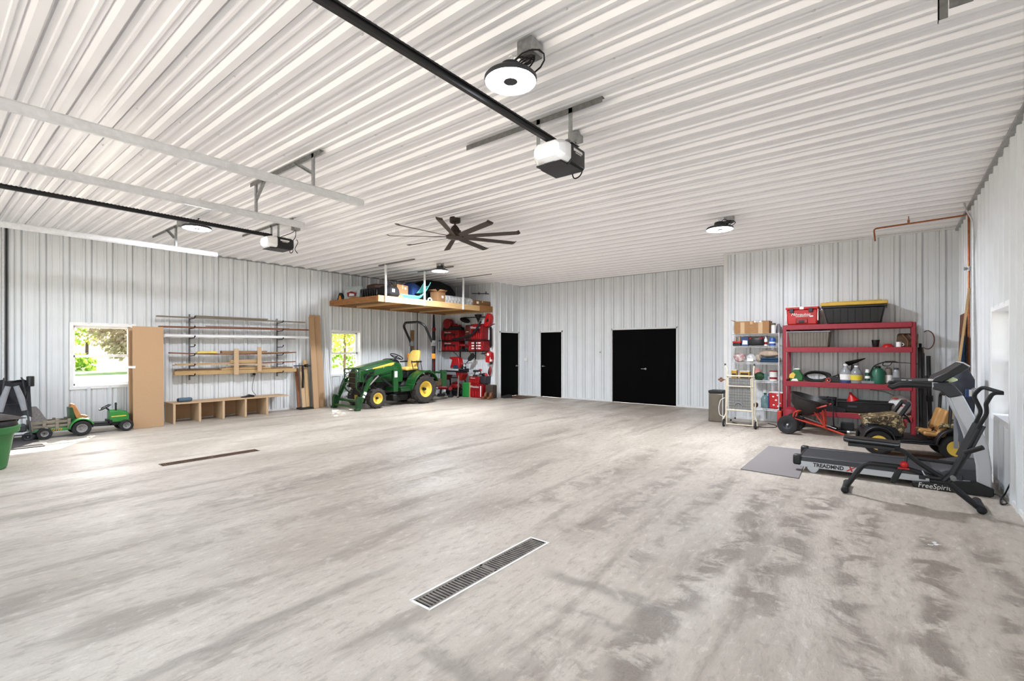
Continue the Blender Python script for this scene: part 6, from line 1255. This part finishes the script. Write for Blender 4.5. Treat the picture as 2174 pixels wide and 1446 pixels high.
# ------------------------------------------------------------------ treadmill: deck along X, motor end at the wall
t = thing('treadmill', 'grey and black treadmill with long deck beside the ribbed wall', 'treadmill', (-.05, 7.24, 0))
ty = 7.24; tx = -.05
def R(x, y, z): return Vector((x-tx, y-ty, z))
N0, N1 = 6.87, 7.62
for y0 in (N0, N1-.10):
    g = M(); g.bx(-.88-tx, .78-tx, y0-ty+(.0 if y0 < 7 else .08), y0-ty+(.02 if y0 < 7 else .10), .062, .135); g.build('side_rail', m_silver, t, bev=.004)
    g = M(); g.prism([(y0-ty-.004, .130), (y0-ty+.104, .130), (y0-ty+.104, .175), (y0-ty+.085, .192), (y0-ty+.02, .185)], -.90-tx, .60-tx, 'X'); g.build('foot_rail', m_dgrey, t, bev=.006)
g = M(); g.bx(-.885-tx, .62-tx, N0+.095-ty, N1-.095-ty, .15, .176); g.build('belt', mat('belt_black', '222224', .75, 0, .2, 60, .05), t, bev=.01)
g = M(); g.cyl(R(-.885, N0+.1, .155), R(-.885, N1-.1, .155), .024, n=14); g.build('roller', m_blkm, t)
for y0 in (N0-.008, N1-.10): g = M(); g.bx(-.955-tx, -.86-tx, y0-ty, y0+.108-ty, .075, .20); g.build('end_cap', m_black, t, bev=.022)
g = M(); g.bx(-.80-tx, .6-tx, N0+.06-ty, N1-.06-ty, .085, .15); g.build('deck_frame', m_blkm, t)
for y0 in (N0-.002, N1-.018): g = M(); g.prism([(-.80-tx, .075), (-.80-tx, .045), (-.765-tx, .006), (-.735-tx, .0), (-.71-tx, .008), (-.68-tx, .05), (-.68-tx, .075)], y0-ty, y0+.016-ty, 'Y'); f_ = g.build('rear_foot', m_silver, t, bev=.002)
text('TREADMND', .062, m_black, t, R(-.585, N0-.0015, .097), (PI/2, 0, 0), .05, sx=.92, bold=.0022); text('X', .075, m_redb, t, R(-.375, N0-.0015, .098), (PI/2, 0, 0), .5, sx=1.1, bold=.003)
# motor cover and base
g = M(); g.loft([[R(x, y, z) for y, z in ((N0+.02, .13), (N1-.02, .13), (N1-.05, z1-.03), (N1-.14, z1), (N0+.14, z1), (N0+.05, z1-.03))] for x, z1 in ((.36, .17), (.46, .235), (.60, .275), (.74, .28), (.79, .25))]); g.build('motor_cover', m_dgrey, t, bev=.008)
for y0, s in ((N0-.03, -1), (N1-.03, 1)):
    g = M(); g.prism([(.20-tx, .0), (.80-tx, .0), (.83-tx, .015), (.83-tx, .085), (.71-tx, .14), (.55-tx, .125), (.46-tx, .10), (.19-tx, .06)], y0-ty, y0+.06-ty, 'Y'); g.build('base_cover', m_black, t, bev=.008)
text('FreeSpirit', .075, m_label, t, R(.37, N0-.0315, .034), (PI/2, -.02, 0), .15, sx=.9)
# uprights, arms
for y0 in (N0-.02, N1-.05):
    up = [(.815, .09), (.815, .30), (.79, .52), (.735, .70), (.60, 1.03), (.50, 1.0), (.545, .86), (.62, .68), (.665, .52), (.70, .30), (.705, .125)]
    g = M(); g.prism([(a-tx, b) for a, b in up], y0-ty, y0+.07-ty, 'Y'); g.build('upright', m_silver, t, bev=.012)
    g = M(); g.prism([(a-tx, b) for a, b in ((.60, 1.035), (.54, 1.125), (.50, 1.15), (.36, 1.15), (.36, 1.08), (.42, 1.065), (.49, .995))], y0-ty-.005, y0+.075-ty, 'Y'); g.build('arm_corner', m_dgrey, t, bev=.012)
    g = M(); g.tube([R(.375, y0+.035, 1.115), R(.20, y0+.035, 1.125), R(.08, y0+.035, 1.115), R(.02, y0+.035, 1.085), R(-.02, y0+.035, 1.105)], [.036, .036, .034, .03, .016], 12); a_ = g.build('hand_rail', m_black, t); g = M(); g.cyl(R(.355, y0+.035, 1.1155), R(.405, y0+.035, 1.114), .039, n=16); g.build('silver_band', m_silver, a_)
g = M(); g.bx(.02-tx, .50-tx, N0+.04-ty, N1-.04-ty, 1.135, 1.165); g.bx(-.02-tx, .06-tx, N0+.04-ty, N0+.2-ty, 1.12, 1.15); g.build('console_tray', m_black, t, bev=.012)
g = M(); g.prism([(.36-tx, 1.16), (.44-tx, 1.15), (.655-tx, 1.315), (.645-tx, 1.345), (.60-tx, 1.365), (.47-tx, 1.26), (.38-tx, 1.205)], N0+.03-ty, N1-.03-ty, 'Y'); g.build('console', m_black, t, bev=.012)
g = M(); g.prism([(.60-tx, 1.366), (.655-tx, 1.325), (.662-tx, 1.335), (.61-tx, 1.375)], N0+.03-ty, N1-.03-ty, 'Y'); g.build('console_edge', m_silver, t)
g = M(); g.bx(.39-tx, .43-tx, N0+.10-ty, N0+.15-ty, 1.165, 1.19); g.build('safety_key', m_redb, t, bev=.004)
g = M(); g.bx(.33-tx, .38-tx, N0+.06-ty, N0+.12-ty, 1.16, 1.185).bx(.10-tx, .14-tx, N0+.05-ty, N0+.08-ty, 1.163, 1.17).bx(.16-tx, .19-tx, N0+.05-ty, N0+.08-ty, 1.163, 1.17); g.build('button', m_label, t, bev=.004)
random.seed(4); g = M(); g.ell((0, 0, .02), (.07, .05, .03), 10, lump=.3); o = g.build('pale_rag', mat('pale_green_cloth', 'c4cfa2', .9, 0, .15, 14), None, loc=(.50, 6.98, 1.165)); tag(o, 'small pale green rag on the treadmill arm beside the console', 'rag')
# bulging bag standing behind the console, seen past it
t = thing('golf_bag', 'bulging dark grey bag with blue patch standing behind the treadmill console', 'bag', (.69, 8.15, 0))
random.seed(12); g = M(); g.tube([(.05, 0, .002), (.04, 0, .45), (.03, 0, .80), (.0, 0, 1.14), (.02, 0, 1.28)], [.05, .06, .10, .13, .05], 16); g.build('body', mat('charcoal_canvas', '3a3d45', .85, 0, .2, 12, .15), t)
g = M(); g.bx(.03, .09, -.125, -.09, .92, 1.03); g.build('blue_patch', m_blue, t, bev=.01); g = M(); g.bx(.065, .088, -.130, -.124, .94, 1.02); g.build('label', m_label, t)
random.seed(13); g = M(); q = at(2064, 832, Y=8.08); g.ell((q.x-.69, -.07, q.z), (.05, .05, .05), 10, lump=.5); g.build('film_tuft', m_film, t)
# ------------------------------------------------------------------ striding exerciser in front
t = thing('air_strider', 'black tube-framed exerciser with padded seat arm standing before the treadmill', 'exercise machine', (.14, 6.15, 0))
ey = 6.15
def E_(x, z, dy=0): return Vector((x-.14, dy, z))
def et(name, pts, r, m=m_blkm, n=10, flat=None): g = M(); g.tube(pts, r, n, flat=flat); return g.build(name, m, t)
et('base_tube', bend([E_(-.365, .06), E_(-.21, .335), E_(.10, .335), E_(.32, .275), E_(.43, .245)], .07, 5), .026)
et('front_leg', [E_(.40, .27), E_(.52, .155), E_(.655, .035)], .028)
for x, z, yy in ((-.372, .035, 0), (.66, .035, 0)):
    g = M(); g.tube([E_(x, z, -.06), E_(x, z, -.045), E_(x, z, .30), E_(x, z, .315)], [.02, .034, .034, .02], 12); b_ = g.build('foot_bar', m_blkm, t); g = M(); g.ell(E_(x, z, -.05), (.037, .03, .035), 10).ell(E_(x, z, .31), (.037, .03, .035), 10); g.build('end_cap', m_blk2, b_)
et('column', [E_(.40, .25), E_(.47, .33), E_(.56, .56), E_(.645, .81)], [.03, .032, .036, .04])
et('column_sleeve', [E_(.53, .50), E_(.648, .815)], .048, m_black, 4)
for dy, off in ((-.05, .0), (.20, -.0)):
    pts = [E_(.63, .78, dy), E_(.69, .92, dy), E_(.69, .97, dy), E_(.685, 1.01, dy), E_(.73, 1.115, dy), E_(.80, 1.117, dy)] if dy < 0 else [E_(.615, .78, .06), E_(.672, .93, .09), E_(.625, 1.06, .12), E_(.632, 1.09, .12), E_(.675, 1.158, .10), E_(.79, 1.12, -.04)]
    et('handle', bend(pts, .04, 5), .017, m_blk2)
g = M(); g.cyl(E_(.465, .30, -.09), E_(.465, .30, .14), .022, n=12); g.build('pivot', m_galvd, t)
g = M(); g.tube(bend([E_(.30, .235), E_(.43, .235), E_(.475, .30)], .04), .026, 10); g.build('elbow', m_blkm, t)
# padded arm and its strut
g = M(); g.loft([[E_(x, z, y) for y, z in ((-.05, z0), (-.075, z0+.02), (-.07, z0+.05), (-.03, z0+.062), (.06, z0+.062), (.10, z0+.05), (.10, z0+.02), (.08, z0))] for x, z0 in ((-.385, .545), (-.34, .535), (-.05, .530), (.06, .525), (.08, .535))]); g.build('seat_pad', m_blkg, t, bev=.008)
g = M(); g.bx(-.345-.14, .04-.14, -.05, .08, .500, .535); g.build('pad_plate', m_black, t, bev=.004)
et('pad_strut', bend([E_(-.10, .50), E_(.09, .515), E_(.22, .395), E_(.40, .275)], .06, 5), .022)
et('link_bar', [E_(.20, .43, .05), E_(.50, .42, .05)], .018); et('stub', [E_(.55, .545, -.03), E_(.66, .62, -.10)], .022, m_blk2)
g = M(); g.prism([(x-.14, z) for x, z in ((.055, .33), (.115, .345), (.06, .20), (.045, .165), (.0, .165), (.005, .20))], -.03, .03, 'Y'); g.build('side_peg', m_blkm, t, bev=.01)
g = M(); g.ell(E_(.11, .37, -.03), (.036, .036, .034), 14); k_ = g.build('knob', m_redb, t); g = M(); g.cyl(E_(.12, .36, -.02), E_(.13, .46, .0), .012, n=8); g.build('knob_stem', m_black, k_); g = M(); g.bx(.06-.14, .15-.14, -.045, -.02, .325, .338); g.build('red_band', m_redb, t)
et('pedal_arm', [E_(.23, .275, -.03), E_(.385, .275, -.03)], .014, m_black); et('pedal_clip', bend([E_(.245, .33, -.03), E_(.265, .285, -.03), E_(.35, .28, -.03)], .01), .005, m_galvl); g = M(); g.bx(.22-.14, .27-.14, -.06, -.01, .25, .29); g.build('pedal', m_black, t, bev=.005)
# grey mat under the treadmill's foot and cord at the wall
g = M(); P4 = [at(*p, Z=0) for p in ((1572, 997), (1632, 948), (1720, 958), (1696, 1017))]
g.prism([(p.x, p.y) for p in P4], 0.001, .012, 'Z'); o = g.build('exercise_mat', m_mat, bev=.003); tag(o, 'flat grey mat on the concrete at the foot end of the treadmill', 'floor mat')
g = M(); g.tube(bend([(.80, 6.95, .03), (.86, 6.75, .05), (.90, 6.62, .012), (.84, 6.55, .01), (.86, 6.75, .01), (.91, 6.9, .03), (.925, 6.7, .2)], .08, 5), .007, 6); o = g.build('power_cord', m_blk2); tag(o, 'black power cord tangled on the floor by the wall under the treadmill', 'cord')
# ------------------------------------------------------------------ camouflage ride-on jeep; forward +x in its own frame, near flank +y
m_camo = bpy.data.materials.new('camo_print'); m_camo.use_nodes = True; n = m_camo.node_tree.nodes; l = m_camo.node_tree.links
v = n.new('ShaderNodeTexVoronoi'); v.inputs['Scale'].default_value = 26; z_ = n.new('ShaderNodeTexNoise'); z_.inputs['Scale'].default_value = 12; z_.inputs['Distortion'].default_value = 1.5; r = n.new('ShaderNodeValToRGB'); tcn = n.new('ShaderNodeTexCoord')
l.new(tcn.outputs['Object'], z_.inputs['Vector']); l.new(tcn.outputs['Object'], v.inputs['Vector']); mm = n.new('ShaderNodeMath'); mm.operation = 'MULTIPLY_ADD'; l.new(v.outputs[0], mm.inputs[0]); mm.inputs[1].default_value = .12; l.new(z_.outputs[0], mm.inputs[2]); l.new(mm.outputs[0], r.inputs[0])
r.color_ramp.interpolation = 'CONSTANT'
for i, (pp, cc) in enumerate(((0, '1d1811'), (.40, '5a4a32'), (.52, '2a2219'), (.60, '9a875f'), (.70, 'c8bb98'))):
    e = r.color_ramp.elements[i] if i < 2 else r.color_ramp.elements.new(pp)
    e.position = pp; e.color = (*lin(cc), 1)
l.new(r.outputs[0], n['Principled BSDF'].inputs['Base Color']); n['Principled BSDF'].inputs['Roughness'].default_value = .35
hx, hy = -.987, -.16; rzj = math.atan2(hy, hx)
jc = Vector((.237, 8.94, 0))
t = thing('ride_on_jeep', 'camouflage ride-on toy jeep with tan seats and yellow hubs behind the treadmill', 'toy car', (jc.x, jc.y, 0), rzj)
for x in (.4185, -.4185):
    for s in (-1, 1): wheel(t, (x, s*.27, .182), .178, .13, .105, m_tyreb, m_yel, m_blkm, 'Y', 0, -s, dish=.02)
for x in (.4185, -.4185):
    g = M(); g.cyl((x, -.2, .19), (x, .2, .19), .02, n=8); g.build('axle', m_blkm, t)
def jp(name, m, fn, bev=0):
    g = M(); fn(g)
    for v_ in g.v: v_.x *= .9
    return g.build(name, m, t, bev=bev)
jp('body_tub', m_black, lambda g: g.prism([(.62, .26), (.62, .40), (.24, .42), (.20, .26), (-.22, .26), (-.28, .42), (-.70, .42), (-.70, .30), (-.25, .20), (.22, .20)], -.20, .20, 'Y'), .015)
jp('running_board', m_black, lambda g: g.bx(-.27, .27, .18, .31, .20, .225).bx(-.25, .25, .19, .29, .225, .245).bx(-.27, .27, -.31, -.18, .20, .225), .012)
jp('front_body', m_black, lambda g: g.bx(.14, .615, -.245, .245, .27, .44), .02)
jp('hood', m_camo, lambda g: g.loft([[Vector((x, y*w, z)) for y, z in ((-1, .40), (-1, z1-.02), (-.9, z1), (.9, z1), (1, z1-.02), (1, .40))] for x, w, z1 in ((.63, .20, .475), (.615, .21, .515), (.42, .235, .555), (.22, .25, .59), (.15, .25, .58))]), .012)
for s in (-1, 1):
    jp('front_fender', m_black, lambda g: g.loft([[Vector((.465+rr*math.cos(math.radians(a)), s*y, .20+rr*math.sin(math.radians(a)))) for y, rr in ((.20, .195), (.345, .195), (.345, .215), (.20, .235))] for a in range(-14, 190, 12)]), .006)
    jp('fender_panel', m_camo, lambda g: g.prism([(.16, .30), (.30, .46), (.62, .47), (.66, .52), (.20, .58), (.12, .42)], s*.25-.02, s*.25+.02, 'Y'), .01)
    jp('rear_fender', m_black, lambda g: g.loft([[Vector((-.465+rr*math.cos(math.radians(a)), s*y, .20+rr*math.sin(math.radians(a)))) for y, rr in ((.20, .22), (.34, .22), (.34, .245), (.20, .26))] for a in range(4, 184, 12)]), .006)
    jp('rear_panel', m_camo, lambda g: g.prism([(-.26, .42), (-.30, .50), (-.68, .52), (-.70, .44), (-.60, .45), (-.30, .44)], s*.24-.03, s*.24+.03, 'Y'), .01)
    jp('spring', m_orange, lambda g: [g.cyl((.43, s*.20, .34+i*.03), (.43, s*.20, .352+i*.03), .035, n=12) for i in range(4)])
    jp('seat', mat('tan_seat_plastic', 'a97d45', .4, 0, .15), lambda g: g.prism([(-.10, .32), (-.10, .38), (-.26, .36), (-.33, .60), (-.36, .68), (-.41, .68), (-.42, .60), (-.36, .30)], s*.14-.11, s*.14+.11, 'Y'), .03)
jp('bumper', m_black, lambda g: g.bx(.615, .66, -.24, .24, .26, .34), .015)
jp('windshield', m_blk2, lambda g: [g.tube(bend([(.18, -.22, .57), (.07, -.21, .745), (.07, .21, .745), (.18, .22, .57)], .03), .030, 6)])
jp('steering_wheel', m_black, lambda g: [g.tube([(.03+.04*math.sin(a), -.13+.09*math.cos(a), .52+.07*math.sin(a)) for a in [i*PI/8 for i in range(16)]], .012, 8, True), g.tube([(.14, -.13, .46), (.03, -.13, .52)], .014, 8)])
jp('dashboard', m_red, lambda g: g.bx(.10, .17, -.24, .24, .40, .50), .015)
jp('roll_bar', m_black, lambda g: g.tube(bend([(-.40, -.25, .45), (-.42, -.25, .88), (-.42, .25, .88), (-.40, .25, .45)], .07), .022, 8))
jp('seat_belt', m_grey, lambda g: g.tube([(-.43, .28, .86), (-.45, .33, .6), (-.44, .36, .20)], .03, 4, flat=.15) if False else g.bx(-.47, -.42, .345, .355, .19, .70))
g = M(); g.bx(-.42, .36, -.30, .25, 0, .006); o = g.build('cardboard_sheet', m_cardd, None, loc=(.30, 8.72, .002), rz=.16); tag(o, 'brown cardboard sheet on the floor beneath the ride-on jeep', 'cardboard')
g = M(); g.tube(bend([(-.5, 0, .01), (-.35, .05, .02), (-.1, -.02, .01), (.2, .06, .01), (.4, .0, .01)], .08), .010, 6); o = g.build('red_cable', m_red, None, loc=(.25, 8.25, 0)); tag(o, 'red cable lying on the floor between treadmill and ride-on jeep', 'cable')
